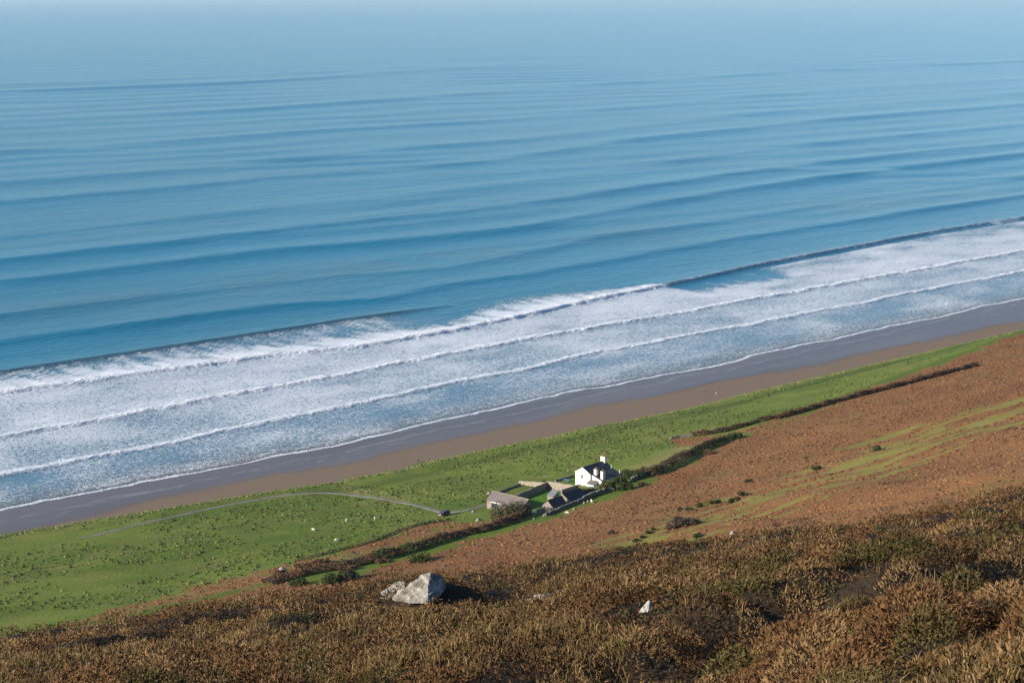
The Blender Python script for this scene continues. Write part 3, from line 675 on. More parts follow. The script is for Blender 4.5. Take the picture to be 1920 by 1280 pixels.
B = np.stack([bx, by, zterr(bx, by) + hgt * .55 - .02], 1)
mid = B + np.stack([ln[:, 0] * L * .28, ln[:, 1] * L * .28, L * .62], 1); tip = B + np.stack([ln[:, 0] * L * .95, ln[:, 1] * L * .95, L * (.98 - .35 * np.hypot(ln[:, 0], ln[:, 1]).clip(0, 1.6))], 1)
sd = np.stack([np.ones(n), .3 * RNG.normal(size=n), np.zeros(n)], 1) * W[:, None]
V = np.stack([B - sd, B + sd, mid + sd * .8, mid - sd * .8, tip], 1).reshape(-1, 3); b = np.arange(n)[:, None] * 5
Fc = np.concatenate([b + np.array([[0, 1, 2]]), b + np.array([[0, 2, 3]]), b + np.array([[3, 2, 4]])], 0)
gA, gB, gC = np.array([.26, .170, .068]), np.array([.155, .098, .038]), np.array([.088, .080, .018])
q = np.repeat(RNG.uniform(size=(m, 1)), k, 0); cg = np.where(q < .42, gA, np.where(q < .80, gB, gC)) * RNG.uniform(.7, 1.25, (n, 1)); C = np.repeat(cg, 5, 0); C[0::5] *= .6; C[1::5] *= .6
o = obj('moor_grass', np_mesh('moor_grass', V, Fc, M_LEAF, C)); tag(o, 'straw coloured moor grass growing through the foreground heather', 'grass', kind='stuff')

# ------------------------------------------------------------------ gravel track
def ribbon(px, wid, lift, mat, name, colfn, nc=7):
    Cn = chain_pts(px, 1.0); 
    for _ in range(6): Cn[1:-1] = (Cn[:-2] + 2 * Cn[1:-1] + Cn[2:]) / 4
    d = np.gradient(Cn, axis=0); nn = np.stack([-d[:, 1], d[:, 0]], 1); nn /= np.linalg.norm(nn, axis=1, keepdims=True)
    w = wid * (1 + .18 * (fbm(Cn[:, 0] / 6, Cn[:, 1] / 6, 301, 2) - .5)); f = np.linspace(-.5, .5, nc)
    X = Cn[:, None, 0] + nn[:, None, 0] * f * w[:, None]; Y = Cn[:, None, 1] + nn[:, None, 1] * f * w[:, None]
    Zr = zterr(X, Y) + lift; Zr[:, 0] -= lift * 1.6; Zr[:, -1] -= lift * 1.6
    K = colfn(np.broadcast_to(f, X.shape), X, Y)
    return obj(name, np_mesh(name, np.stack([X, Y, Zr], -1).reshape(-1, 3), grid_faces(len(Cn), nc), mat, K.reshape(-1, 3), True))
def road_col(f, X, Y):
    g = np.array([.185, .160, .145]) * (.75 + .5 * fbm(X / 3, Y / 3, 303, 3)[..., None]); mid = np.exp(-(f / .10) ** 2)[..., None] * .75 * sstep(.3, .6, fbm(X / 8, Y / 8, 305, 2))[..., None]
    return g * (1 - mid) + np.array([.13, .14, .05]) * mid
tag(ribbon(ROAD_PX, 2.5, .14, M_GROUND, 'road', road_col), kind='structure')

# ------------------------------------------------------------------ boulders
def boulder(name, px, py, pts, label, seed, mat=M_BOULDER, rough=.05, cuts=3, scale=1.0, sink=0.0, cat='rock', group=None, dmin=200.0, iters=2, wide=1.0):
    x, y, z = hit(px, py, dmin); bm = bmesh.new()
    if dmin < 50: scale = scale * y / 44.0; sink = sink * y / 44.0
    for p in pts: bm.verts.new([p[0] * scale * wide, p[1] * scale, p[2] * scale])
    r = bmesh.ops.convex_hull(bm, input=bm.verts); bmesh.ops.delete(bm, geom=list({g for g in r['geom_interior'] + r['geom_unused'] if isinstance(g, bmesh.types.BMVert)}), context='VERTS')
    for i in range(iters): bmesh.ops.subdivide_edges(bm, edges=bm.edges[:], cuts=1, use_grid_fill=True, smooth=0.10 if i == 0 else 0.02)
    bmesh.ops.subdivide_edges(bm, edges=bm.edges[:], cuts=1, use_grid_fill=True)
    bmesh.ops.triangulate(bm, faces=bm.faces)
    co = np.array([v.co for v in bm.verts]); bm.normal_update(); nn = np.array([v.normal for v in bm.verts])
    f = 3.2 / scale
    dv = (fbm(co[:, 0] * f + seed + co[:, 1] * f * .7, co[:, 2] * f * 1.7, seed, 4) - .5) * 2 + .8 * (np.abs(fbm(co[:, 0] * f * 2.4 - co[:, 2] * f * 2, co[:, 1] * f * 2.2 + seed, seed + 2, 3) - .5) * -2 + .3)
    co = co + nn * (dv * rough * scale)[:, None]
    for v, c in zip(bm.verts, co): v.co = c
    me = bpy.data.meshes.new(name); bm.to_mesh(me); bm.free(); me.materials.append(mat)
    o = obj(name, me); o.location = (x, y, z - sink); tag(o, label, cat, group); return o
boulder('boulder', 790, 1117, [(.20, .05, .66), (.10, .12, .64), (.16, -.66, -.12), (.16, -.36, .36), (-.62, -.22, -.1), (-.55, .2, .02), (-.2, .15, .38), (.52, .42, .22), (.44, .32, .52), (.56, .45, -.1), (.48, .25, -.12), (.1, .55, .35), (-.3, .5, -.1), (.33, .2, .63)],
        'large pale lichened boulder with blue shaded side in the foreground heather', 5, sink=-.05, rough=.075, scale=.80, wide=1.42, iters=3, dmin=8.0)
boulder('boulder', 737, 1116, [(-.36, -.1, -.1), (-.33, .1, .02), (.05, -.12, .12), (.38, .0, .36), (.30, .12, .40), (.42, .15, -.1), (.18, -.2, -.1), (.0, .3, .2), (-.2, .3, -.1), (-.1, .0, .22)],
        'low grey stone slab leaning against the left of the large foreground boulder', 9, sink=-.03, rough=.06, scale=.85, iters=3, dmin=8.0)
boulder('boulder', 1211, 1156, [(-.26, -.15, -.08), (.05, -.22, -.05), (.13, -.06, .30), (.08, .05, .31), (.2, .08, .2), (.24, .1, -.1), (.0, .25, -.05), (-.05, .0, .18)],
        'small pointed white stone poking out of the heather at right', 12, sink=-.22, rough=.035, scale=.72, dmin=8.0, iters=3, mat=M_PALEROCK)
boulder('boulder', 1015, 1136, [(-.42, -.1, -.1), (-.3, .05, .10), (.0, -.02, .19), (.25, .1, .16), (.42, .0, -.08), (0, -.3, -.1), (.1, .4, -.1), (-.2, .35, -.05)],
        'low rounded half buried rock among foreground grass and moss', 14, sink=-.12, rough=.03, scale=1.1, dmin=8.0)
boulder('boulder', 1374, 1003, [(-1, -.6, -.4), (-.8, .2, .9), (-.1, -.3, 1.5), (.6, 0, 1.3), (1.1, .2, .5), (.9, -.7, -.4), (0, 1, .2), (-.2, -.9, .3)],
        'solitary pale boulder on the bracken slope above the heather brow', 17, rough=.08, scale=.95)
boulder('boulder', 529, 1069, [(-.9, -.4, -.3), (-.6, .2, .7), (0, -.3, 1.0), (.7, 0, .8), (1.0, .2, .2), (.8, -.6, -.3), (0, .8, .1), (-.2, -.7, .3)],
        'pale boulder at the corner of the pasture beside the brown scrub', 19, rough=.08, scale=1.2)
STONE_PTS = [(-.7, -.4, -.3), (-.5, .3, .5), (0, -.3, .7), (.5, .1, .55), (.8, .2, .1), (.6, -.5, -.3), (0, .6, .1), (-.2, -.6, .3)]
for i, (a, b, sc, lb) in enumerate([(888, 960, 1.0, 'grey stone on the grass verge between car and barn'), (897, 976, 1.3, 'pale stone at the upper end of the left bracken strip'),
        (1077, 955, .9, 'pale flat stone on green strip below the dark roofed building'), (1002.5, 973, .8, 'dark stone on the green strip below the stub wall'), (1103, 940, .8, 'squat grey stone beside the wall, left of a grazing sheep'),
        (1021, 967, .9, 'pale stone at the lower left end of the dry stone wall'), (1096, 943, .8, 'mossy stone fallen from the dry stone wall near the sheep'), (918, 926.5, 1.4, 'rust coloured stone by the left end of the long barn')]):
    boulder('stone', a, b, STONE_PTS, lb, 30 + i, scale=sc, mat=M_STONE if i != 3 else M_DRYSTONE, rough=.06, cat='stone', group='stones lying round the farm', iters=1)

# ------------------------------------------------------------------ farm buildings: local x towards the hill, local y away from the camera
RZ = math.radians(-40.4)
def gable_walls(prof_axis, prof, a0, a1): mb = MB(); mb.prism(prof, prof_axis, a0, a1); return mb
def window(parent, x, z, w, h, face_y, name='window', cross=True):
    """window in a wall facing local -y"""
    f = MB(); t = .07; y0 = face_y - .035
    f.box(x - w / 2, x + w / 2, y0, face_y + .05, z, z + t); f.box(x - w / 2, x + w / 2, y0, face_y + .05, z + h - t, z + h)
    f.box(x - w / 2, x - w / 2 + t, y0 + .002, face_y + .05, z + t, z + h - t); f.box(x + w / 2 - t, x + w / 2, y0 + .002, face_y + .05, z + t, z + h - t)
    if cross: f.box(x - .03, x + .03, y0 + .006, face_y + .04, z + t, z + h - t); f.box(x - w / 2 + t, x + w / 2 - t, y0 + .010, face_y + .04, z + h / 2 - .025, z + h / 2 + .025)
    o = f.build(name, M_TRIM, parent)
    g = MB(); g.box(x - w / 2 + t, x + w / 2 - t, face_y - .012, face_y + .02, z + t, z + h - t); g.build('pane', M_GLASS, o)
    s = MB(); s.box(x - w / 2 - .08, x + w / 2 + .08, face_y - .09, face_y + .03, z - .08, z - .002); s.build('sill', M_CREAM, o)
    return o
def chimney(parent, x, y, wx, wy, z0, z1, npot=1, mat=M_CREAM):
    c = MB(); c.box(x - wx / 2, x + wx / 2, y - wy / 2, y + wy / 2, z0, z1); c.box(x - wx / 2 - .07, x + wx / 2 + .07, y - wy / 2 - .07, y + wy / 2 + .07, z1 - .22, z1 - .08)
    o = c.build('chimney', mat, parent)
    s = MB(); s.box(x - wx / 2 - .04, x + wx / 2 + .04, y - wy / 2 - .04, y + wy / 2 + .04, z1 + .002, z1 + .12); s.build('chimney_cap', M_CAP, o)
    for i in range(npot):
        p = MB(); px = x + (i - (npot - 1) / 2) * .5; p.tube((px, y, z1 + .1), (px, y, z1 + .62), .17, .13, 10); p.build('chimney_pot', M_POT, o)
    return o
hx, hy, hz = hit(1079, 908.5)
H = empty('farmhouse', (hx, hy, hz), RZ); tag(H, 'white two storey farmhouse with dark slate roof and three chimneys', 'house')
LW, LY, EV, RG = 6.5, 12.1, 4.85, 6.75
gable_walls('y', [(0, -1.8), (LW, -1.8), (LW, EV), (LW / 2, RG), (0, EV)], 0, LY).build('wall', M_WHITE, H)
gable_walls('y', [(LW + .002, -1.8), (LW + 4.4, -1.8), (LW + 4.4, 3.25), (LW + .002, 4.75)], .6, LY - .1).build('extension_wall', M_WHITE, H)
r = MB(); ov = .22; sl = (RG - EV) / (LW / 2)
r.slab([(-ov, -ov, EV - sl * ov + .14), (LW / 2, -ov, RG + .14), (LW / 2, LY + ov, RG + .14), (-ov, LY + ov, EV - sl * ov + .14)], .12)
r.slab([(LW / 2, -ov, RG + .141), (LW + .1, -ov, EV - sl * .1 + .14), (LW + .1, LY + ov, EV - sl * .1 + .14), (LW / 2, LY + ov, RG + .141)], .12)
ro = r.build('roof', M_SLATE, H)
rt = MB(); rt.tube((LW / 2, -ov, RG + .15), (LW / 2, LY + ov, RG + .15), .11, .11, 6); rt.build('ridge_tiles', M_OLDSLATE, ro)
r2 = MB(); r2.slab([(LW + .12, .4, 4.74 + .13), (LW + 4.65, .4, 3.165 + .13), (LW + 4.65, LY + .1, 3.165 + .13), (LW + .12, LY + .1, 4.74 + .13)], .12); r2.build('extension_roof', M_SLATE, H)
vb = MB()
vb.prism([(-ov, EV - sl * ov - .02), (LW / 2, RG - .02), (LW / 2, RG + .13), (-ov, EV - sl * ov + .13)], 'y', -ov - .05, -ov - .005); vb.prism([(LW / 2 + .002, RG - .02), (LW + .1, EV - sl * .1 - .02), (LW + .1, EV - sl * .1 + .13), (LW / 2 + .002, RG + .13)], 'y', -ov - .05, -ov - .005)
vb.build('bargeboard', M_TRIM, H)
window(H, 3.0, 2.75, 1.25, 1.5, 0.0); window(H, 8.6, 2.15, .75, .95, 0.6); window(H, 2.0, -.55, 1.1, 1.3, 0.0); window(H, 5.2, -.6, 1.1, 1.35, 0.0)
chimney(H, LW / 2 + .1, LY - .55, 1.9, .9, RG - .9, RG + 1.75, 2); chimney(H, LW + 1.0, 2.0, 1.05, 1.2, 3.9, 6.55, 2); chimney(H, LW + 3.95, 2.0, 1.0, 1.35, 2.2, 6.35, 1)
dp = MB(); dp.tube((LW + .12, .45, -.5), (LW + .12, .45, 4.7), .06, .06, 8); dp.build('downpipe', M_PIPE, H)
for i, (fx, zt) in enumerate(((LW + .3, 4.55), (LW + 3.9, 3.35))):
    v = MB(); v.tube((fx, LY - .5, zt - .3), (fx, LY - .5, zt + 1.25), .09, .09, 8); v.tube((fx, LY - .5, zt + 1.25), (fx, LY - .5, zt + 1.4), .14, .11, 8); v.build('vent_pipe', M_TRIM, H)
p = MB(); p.prism([(-1.7, -1.4), (.58, -1.4), (.58, 2.75), (-1.7, 1.85)], 'x', 6.3, 9.3); PO = p.build('porch', M_WHITE, H)
p = MB(); p.slab([(6.1, -1.95, 1.93), (9.5, -1.95, 1.93), (9.5, .57, 2.92), (6.1, .57, 2.92)], .1); p.build('porch_roof', M_OLDSLATE, PO)
p = MB(); p.box(6.75, 8.85, -1.75, -1.69, -.75, 1.5); p.build('porch_door', M_BLUE, PO)
p = MB()
for i in range(3):
    for j in range(3): p.box(6.9 + i * .66, 7.42 + i * .66, -1.775, -1.74, -.5 + j * .64, .03 + j * .64)
p.build('porch_panes', mat_plain('porch_glass', (.32, .45, .58), .1, .1, 2, spec=.6), PO)
p = MB(); p.box(6.62, 6.74, -1.78, -1.695, -1.1, 1.65); p.box(8.86, 8.98, -1.78, -1.695, -1.1, 1.65); p.box(6.62, 8.98, -1.785, -1.7, 1.51, 1.65); p.build('porch_frame', M_TRIM, PO)

bx, by, bz = hit(913, 953)
B = empty('barn', (bx, by, bz), RZ); tag(B, 'long stone barn with weathered grey brown slate roof and dark doorway', 'barn')
BL, BD, BE, BR = 15.6, 5.8, 3.0, 5.35
mb = MB()
for a, b, z0 in ((0, 2.0, -2.0), (5.3, BL, -2.0)): mb.box(a, b, 0, .5, z0, BE)
mb.box(2.0, 5.3, 0, .5, 2.75, BE); mb.box(0, BL, BD - .5, BD, -2, BE)
mb.prism([(.502, -2), (BD - .502, -2), (BD - .502, BE + .4), (BD / 2, BR - .02), (.502, BE + .4)], 'x', 0, .45); mb.prism([(.502, -2), (BD - .502, -2), (BD - .502, BE + .4), (BD / 2, BR - .02), (.502, BE + .4)], 'x', BL - .45, BL)
mb.build('wall', M_STONE, B)
sl = (BR - BE) / (BD / 2)
r = MB(); r.slab([(-.2, -.25, BE - sl * .25 + .12), (BL + .2, -.25, BE - sl * .25 + .12), (BL + .2, BD / 2, BR + .12), (-.2, BD / 2, BR + .12)], .12)
r.slab([(-.2, BD / 2, BR + .121), (BL + .2, BD / 2, BR + .121), (BL + .2, BD + .25, BE - sl * .25 + .12), (-.2, BD + .25, BE - sl * .25 + .12)], .12); ro = r.build('roof', M_OLDSLATE, B)
rt = MB(); rt.tube((-.2, BD / 2, BR + .14), (BL + .2, BD / 2, BR + .14), .13, .13, 6); rt.build('ridge_tiles', M_STONE, ro)
mb = MB(); mb.box(1.85, 5.45, -.06, .3, 2.55, 2.8); mb.build('lintel', M_TRIM, B)
dr = MB(); dr.box(2.02, 5.28, .32, .40, -1.6, 2.52); do = dr.build('door', M_DARKBLUE, B)
for i in range(7): b2 = MB(); b2.box(2.04 + i * .464, 2.04 + i * .464 + .42, .285, .318, -1.6, 2.5); b2.build('plank', M_DARKBLUE, do)
for zz in (.5, 1.5): b2 = MB(); b2.box(2.5, 3.4, .25, .283, zz, zz + .12); b2.build('bar', M_GALV, do)

cx_, cy_, cz_ = hit(1017.2, 957)
C1 = empty('outbuilding', (cx_, cy_, cz_), RZ); tag(C1, 'stone outbuilding with pinkish gable and dark slate roof beside the yard', 'outbuilding')
OW, OY, OE, OR = 4.3, 7.2, 1.95, 3.85
gable_walls('y', [(0, -1.8), (OW, -1.8), (OW, OE), (OW / 2, OR), (0, OE)], 0, OY).build('wall', M_PINK, C1)
sl = (OR - OE) / (OW / 2); r = MB()
r.slab([(-.15, -.12, OE - sl * .15 + .13), (OW / 2, -.12, OR + .13), (OW / 2, OY, OR + .13), (-.15, OY, OE - sl * .15 + .13)], .11)
r.slab([(OW / 2, -.12, OR + .131), (OW + .15, -.12, OE - sl * .15 + .13), (OW + .15, OY, OE - sl * .15 + .13), (OW / 2, OY, OR + .131)], .11); ro = r.build('roof', M_SLATE, C1)
rt = MB(); rt.tube((OW / 2, -.12, OR + .14), (OW / 2, OY, OR + .14), .09, .09, 6); rt.build('ridge_tiles', M_STONE, ro)

lx, ly, lz = hit(1053.4, 944)
C2 = empty('outbuilding', (lx, ly, lz), RZ); tag(C2, 'lean to outbuilding with wide black slate roof against a tall stone wall', 'outbuilding')
mb = MB(); mb.prism([(-.42, -1.5), (0, -1.5), (0, 4.7), (-.42, 4.7)], 'y', 0, 8.9); mb.build('tall_wall', M_STONE, C2)
mb = MB(); mb.prism([(.002, -2.2), (3.3, -2.2), (3.3, 1.2), (.002, 3.25)], 'y', .3, 9.4); mb.build('wall', M_DRYSTONE, C2)
r = MB(); r.slab([(.004, .3, 3.36), (3.6, .3, 1.12), (3.6, 9.6, 1.12), (.004, 9.6, 3.36)], .1); r.build('roof', M_SLATE, C2)
r = MB(); r.slab([(.006, -.12, 3.55), (3.7, -.12, 1.25), (3.7, .298, 1.25), (.006, .298, 3.55)], .5); r.build('verge_coping', M_STONE, C2)

sx, sy, sz = hit(1026, 936.5)
SH = empty('shed', (sx, sy, sz), RZ); tag(SH, 'small stone shed with sloping grey roof inside the walled yard', 'shed')
mb = MB(); mb.prism([(0, -1), (2.85, -1), (2.85, 3.0), (0, 1.45)], 'x', 0, 2.65); mb.build('wall', M_STONE, SH)
r = MB(); r.slab([(-.15, -.2, 1.46), (2.8, -.2, 1.46), (2.8, 3.0, 3.2), (-.15, 3.0, 3.2)], .1); r.build('roof', M_GREYSLATE, SH)

# ------------------------------------------------------------------ walls of the farm
def masonry_wall(px, h0, h1, th, label, seed, mat=M_STONE, name='stone_wall'):
    """mortared wall with an uneven top, standing on the ground"""
    Cn = chain_pts(px, .7); d = np.gradient(Cn, axis=0); nn = np.stack([-d[:, 1], d[:, 0]], 1); nn /= np.linalg.norm(nn, axis=1, keepdims=True)
    m = len(Cn); zg = zterr(Cn[:, 0], Cn[:, 1]); hh = np.linspace(h0, h1, m) + .22 * (fbm(np.arange(m) * .7, np.zeros(m), seed, 2) - .5)
    o0 = np.array([Cn[0, 0], Cn[0, 1], zg[0]]); rows = []
    for s, zz in ((-.58, -.8 + 0 * hh), (-.5, hh * .5), (-.45, hh), (.45, hh), (.5, hh * .5), (.58, -.8 + 0 * hh)):
        jit = .05 * RNG.normal(size=(m, 3)); jit[:, 2] *= 1.2
        rows.append(np.stack([Cn[:, 0] + nn[:, 0] * th * s, Cn[:, 1] + nn[:, 1] * th * s, zg + zz], 1) + jit - o0)
    V = np.concatenate(rows); Fc = grid_faces(6, m).tolist(); Fc += [[i * m for i in range(6)][::-1], [i * m + m - 1 for i in range(6)]]
    me = bpy.data.meshes.new(name); me.from_pydata(V.tolist(), [], Fc); me.materials.append(mat); o = obj(name, me); o.location = o0
    return tag(o, label, 'wall')
masonry_wall([(973.5, 907), (1000, 911), (1024, 915)], 1.2, 2.1, .5, 'pale sunlit stone wall at the far left of the walled yards', 401)
masonry_wall([(1026, 915.5), (1050, 919), (1078, 923)], 2.7, 2.6, .5, 'taller pale sunlit stone wall behind the yard, nearest the white house', 403)
masonry_wall([(962, 942), (995, 928), (1025.5, 916)], 2.2, 2.4, .5, 'dark shaded stone wall dividing the two grassy yards', 405)
masonry_wall([(933, 926), (955, 917), (976, 909.5)], .8, .8, .5, 'low dark stone wall closing the far yard behind the barn', 407, M_DRYSTONE)
masonry_wall([(1007, 964), (1021, 959.5)], 1.6, 1.9, .5, 'short stub of stone wall with pale end below pink gabled outbuilding', 409)
masonry_wall([(1041, 903.5), (1058, 899), (1076, 894)], .8, .9, .5, 'low garden wall on the seaward side of the white house', 411, M_DRYSTONE)
def drystone(px, h, w, label, seed, top=0.0, step=.42, lay=3):
    Cn = chain_pts(px, step); r = np.random.default_rng(seed); V = []; Fc = []
    d = np.gradient(Cn, axis=0); nn = np.stack([-d[:, 1], d[:, 0]], 1); nn /= np.linalg.norm(nn, axis=1, keepdims=True) + 1e-9; o0 = np.array([*Cn[0], float(zterr(*Cn[0]))])
    K = np.array([[-1, -1, -1], [1, -1, -1], [1, 1, -1], [-1, 1, -1], [-1, -1, 1], [1, -1, 1], [1, 1, 1], [-1, 1, 1]], float); KF = [(0, 3, 2, 1), (4, 5, 6, 7), (0, 1, 5, 4), (1, 2, 6, 5), (2, 3, 7, 6), (3, 0, 4, 7)]
    for i, c in enumerate(Cn):
        L = 2 * lay + (1 if r.uniform() < .75 else 0)
        for k in range(L):
            ll = k // 2; sgn = -1 if k % 2 else 1
            if k == 2 * lay: ll = lay; sgn = 0
            if r.uniform() < .06: continue
            s = np.array([step * r.uniform(.42, .75), w * .30 * r.uniform(.8, 1.2), h / lay * r.uniform(.42, .62)]) * (1 + top * (k == 2 * lay))
            cz = float(zterr(*c)) + h / lay * (ll + .45); q = K * s * r.uniform(.75, 1.1, (8, 1)); a = math.atan2(d[i][1], d[i][0]) + r.normal() * .2; ca, sa = math.cos(a), math.sin(a)
            q = np.stack([q[:, 0] * ca - q[:, 1] * sa, q[:, 0] * sa + q[:, 1] * ca, q[:, 2]], 1); b = len(V)
            V += (q + np.array([c[0] + nn[i, 0] * sgn * w * .24, c[1] + nn[i, 1] * sgn * w * .24, cz]) - o0).tolist(); Fc += [tuple(b + j for j in f) for f in KF]
    me = bpy.data.meshes.new('dry_stone_wall'); me.from_pydata(V, [], Fc); me.materials.append(M_DRYSTONE); o = obj('dry_stone_wall', me); o.location = o0
    return tag(o, label, 'wall')
drystone([(1023, 967), (1035, 962.5), (1058, 953), (1074, 946.5), (1093, 939)], .9, .8, 'mossy dry stone wall along hill foot below the dark roofed outbuildings', 421)
drystone([(1094, 938.5), (1102, 934.5), (1113, 929.5), (1123, 926.5), (1136, 921.5), (1150, 920)], 1.1, .9, 'tumbled dry stone wall with pale capstones below the white house', 423, top=.5)
drystone([(1184, 902.5), (1200, 896.5), (1216, 889.5)], 1.2, .8, 'pale topped length of dry stone wall beside the dark hedge right of house', 425, top=.3)
drystone([(1258, 823), (1275, 820), (1300, 817.5)], .8, .9, 'ruined pale stone wall end in the upper right field', 427)
gx_, gy_, gz_ = hit(997, 961); G = empty('field_gate', (gx_, gy_, gz_), math.radians(-20)); tag(G, 'pale barred gate between barn and the stub of wall', 'gate')
for zz in (.15, .45, .75, 1.1): mb = MB(); mb.box(.1, 1.9, -.03, .03, zz, zz + .1); mb.build('bar', M_TRIM, G)
for xx in (0, 1.92): mb = MB(); mb.box(xx, xx + .12, -.06, .06, -.3, 1.35); mb.build('post', M_WOOD, G)
mb = MB(); mb.slab([(.12, -.045, .2), (.22, -.045, .2), (1.9, -.045, 1.15), (1.8, -.045, 1.15)], .02); mb.build('brace', M_TRIM, G)

# picnic table with a blue cover
tx, ty, tz = hit(1063, 903.5); PT = empty('garden_table', (tx, ty, tz), RZ); tag(PT, 'blue topped garden table with benches on the lawn by white house', 'table')
mb = MB(); mb.box(-1.2, 1.2, -.6, .6, .82, .9); mb.build('table_top', mat_plain('blue_cover', (.10, .19, .33), .6, .1, 2), PT)
for s in (-1, 1):
    mb = MB(); mb.box(-1.2, 1.2, s * 1.0 - .18, s * 1.0 + .18, .46, .53); mb.build('bench', M_WOOD, PT)
    mb = MB(); mb.tube((s * .9, -.95, -.1), (s * .9, -.25, .8), .06, .06, 6); mb.tube((s * .9, .95, -.1), (s * .9, .25, .8), .06, .06, 6); mb.tube((s * .9, -1.1, .42), (s * .9, 1.1, .42), .05, .05, 6); mb.build('leg_frame', M_WOOD, PT)

# ------------------------------------------------------------------ hedges, scrub and gorse
hedge([(500, 1094), (535, 1085), (575, 1074), (620, 1066), (660, 1059), (705, 1048)], 5.0, 1.9, (RUST * .8, HEDGEB), 'ragged brown scrub hedge at the bottom left above the heather', 501)
hedge([(700, 1051), (740, 1041), (780, 1031), (830, 1014)], 3.2, 2.6, (GREEN_D, HEDGEB * .8), 'dark green middle length of the hill foot hedge', 503)
hedge([(828, 1013), (860, 1005), (900, 997), (930, 988), (965, 977), (985, 969)], 2.6, 2.3, (HEDGEB, RUST * .55), 'dark brown hedge casting shade on the green strip left of the barn', 505)
hedge([(925, 983), (945, 978), (975, 969), (990, 966)], 3.0, 2.0, (RUST, BROWN), 'rust coloured brambles in front of the barn bush', 506)
hedge([(1216, 892), (1240, 883), (1265, 870), (1290, 857)], 4.0, 3.2, (HEDGEB * .8, BROWN), 'dark brown hedge running up from the white house', 507)
hedge([(1288, 857), (1310, 846), (1335, 836), (1360, 825)], 3.0, 2.4, (HEDGEB * .7, GREEN_D), 'narrower dark hedge on a wall further up the slope foot', 509)
hedge([(1298, 818), (1330, 814), (1355, 810), (1385, 802), (1411, 795), (1460, 783)], 2.4, 1.9, (RUST * .7, HEDGEB), 'rusty brown hedge bank bounding the upper right field', 511)
hedge([(1455, 785), (1560, 756), (1690, 722), (1830, 686)], 2.6, 1.9, (HEDGEB, RUST * .8), 'long brown hedge continuing along the hill foot at far right', 513)
hedge([(845, 975), (800, 981), (760, 991), (720, 1007)], 1.4, .7, (GREEN_D, BROWN), 'thin dark line of scrub dividing pasture from bracken strip', 515, dens=22)
hedge([(722, 1008), (677, 1022), (610, 1038), (560, 1052)], 1.6, .8, (BROWN, GREEN_D), 'low brown scrub edging the bottom of the sheep pasture', 517, dens=22)
bush('bush', 958, 969, 12.5, 4.6, (OLIVE * .75, GREYB), 'big olive brown bush half hiding the front of the barn', n=5200, seed=601, dep=7, leaf=.32)
bush('shrub', 1088, 925, 3.2, 2.6, (GREEN_D * 1.3, OLIVE * .7), 'dark ivy shrub at the far end of the lean to roof', seed=603, n=900)
bush('shrub', 1098, 929, 3.2, 2.2, (GREEN_D * 1.2, GREYB), 'scrubby dark shrub between lean to roof and the porch', seed=605, n=800)
bush('shrub', 1117, 924, 5.6, 1.9, (BROWN, GREYB * 1.1), 'low brown shrub in front of the blue porch door', seed=607, n=1300)
bush('bush', 1140, 919, 5.2, 3.6, (OLIVE, OLIVE * .6), 'large rounded olive bush at the landward corner of the house', seed=609, n=2200)
bush('bush', 1163, 908, 4.6, 3.4, (OLIVE * .8, GREEN_D), 'round dark green bush right of the white house', seed=611, n=1900)
bush('bush', 1186, 898, 6.0, 3.4, (OLIVE * .85, GREEN_D * 1.2), 'spreading olive bush at the start of the right hand hedge', seed=613, n=2200)
bush('bush', 1211, 890, 6.0, 3.0, (OLIVE * .6, HEDGEB), 'dull brown green bush in the hedge right of the house', seed=615, n=2000)
bush('bush', 1172, 917, 5.0, 2.2, (GREEN_D * .9, GREEN_D * 1.3), 'low dark bush in the shade beyond the capstone wall', seed=616, n=1300)
bush('shrub', 1206, 910, 2.8, 1.6, (RUST * .8, BROWN), 'small rusty shrub on the edge of the bracken right of house', seed=617)
bush('shrub', 1331, 851, 4.5, 1.8, (BROWN, RUST * .7), 'brown scrub on the bracken side of the upper hedge', seed=619)
bush('bush', 1376, 822, 5.0, 3.0, (GREEN_D, GREEN_D * 1.5), 'dark green bush at the upper end of the long hedge', seed=621, n=1600)
bush('shrub', 1020, 905, 1.3, 2.2, (np.array([.20, .24, .13]), OLIVE), 'little pale round headed shrub at the corner of the pale walls', seed=622, n=260, leaf=.2)
bush('gorse_bush', 786, 1051, 6.0, 2.3, (OLIVE * .9, GREEN_D * 1.2), 'round gorse bush alone on the green strip behind the boulder', 'gorse', seed=623, n=1500)
bush('gorse_bush', 622, 1092, 5.5, 2.4, (GREEN_D, OLIVE * .6), 'dark gorse bush at the left end of the green strip', 'gorse', seed=625, n=1300)
bush('gorse_bush', 655, 1085, 5.5, 2.6, (GREEN_D * .9, HEDGEB), 'darkest gorse bush where the green strip meets the heather', 'gorse', seed=627, n=1300)
bush('gorse_bush', 558, 1096, 5.0, 2.0, (GREEN_D * 1.2, OLIVE * .7), 'green gorse bush low on the left behind the heather brow', 'gorse', seed=629, n=1100)
for i, (a, b, w, h, lb) in enumerate([(528, 1078, 5.0, 1.6, 'rusty bramble clump at the far left end of the scrub hedge'), (566, 1065, 6.5, 1.5, 'low rusty bramble clump above the scrub hedge, second from left'), (604, 1055, 6.0, 1.3, 'low rusty bramble clump above the scrub hedge, third from left'), (650, 1068, 6.0, 1.5, 'brown bramble clump between the scrub hedge and the dark gorse'), (720, 1054, 5.0, 1.3, 'brown bramble clump below the dark green length of hedge')]):
    bush('bramble', a, b, w, h, (RUST * .85, BROWN), lb, 'bramble', 'brambles along the left hill foot', seed=680 + i, n=900, dep=3.0)
bush('bramble', 1287, 984, 8.5, 2.4, (GREYB * .8, HEDGEB), 'wide grey brown bramble thicket on the bracken slope', 'bramble', seed=631, n=2300, dep=4)
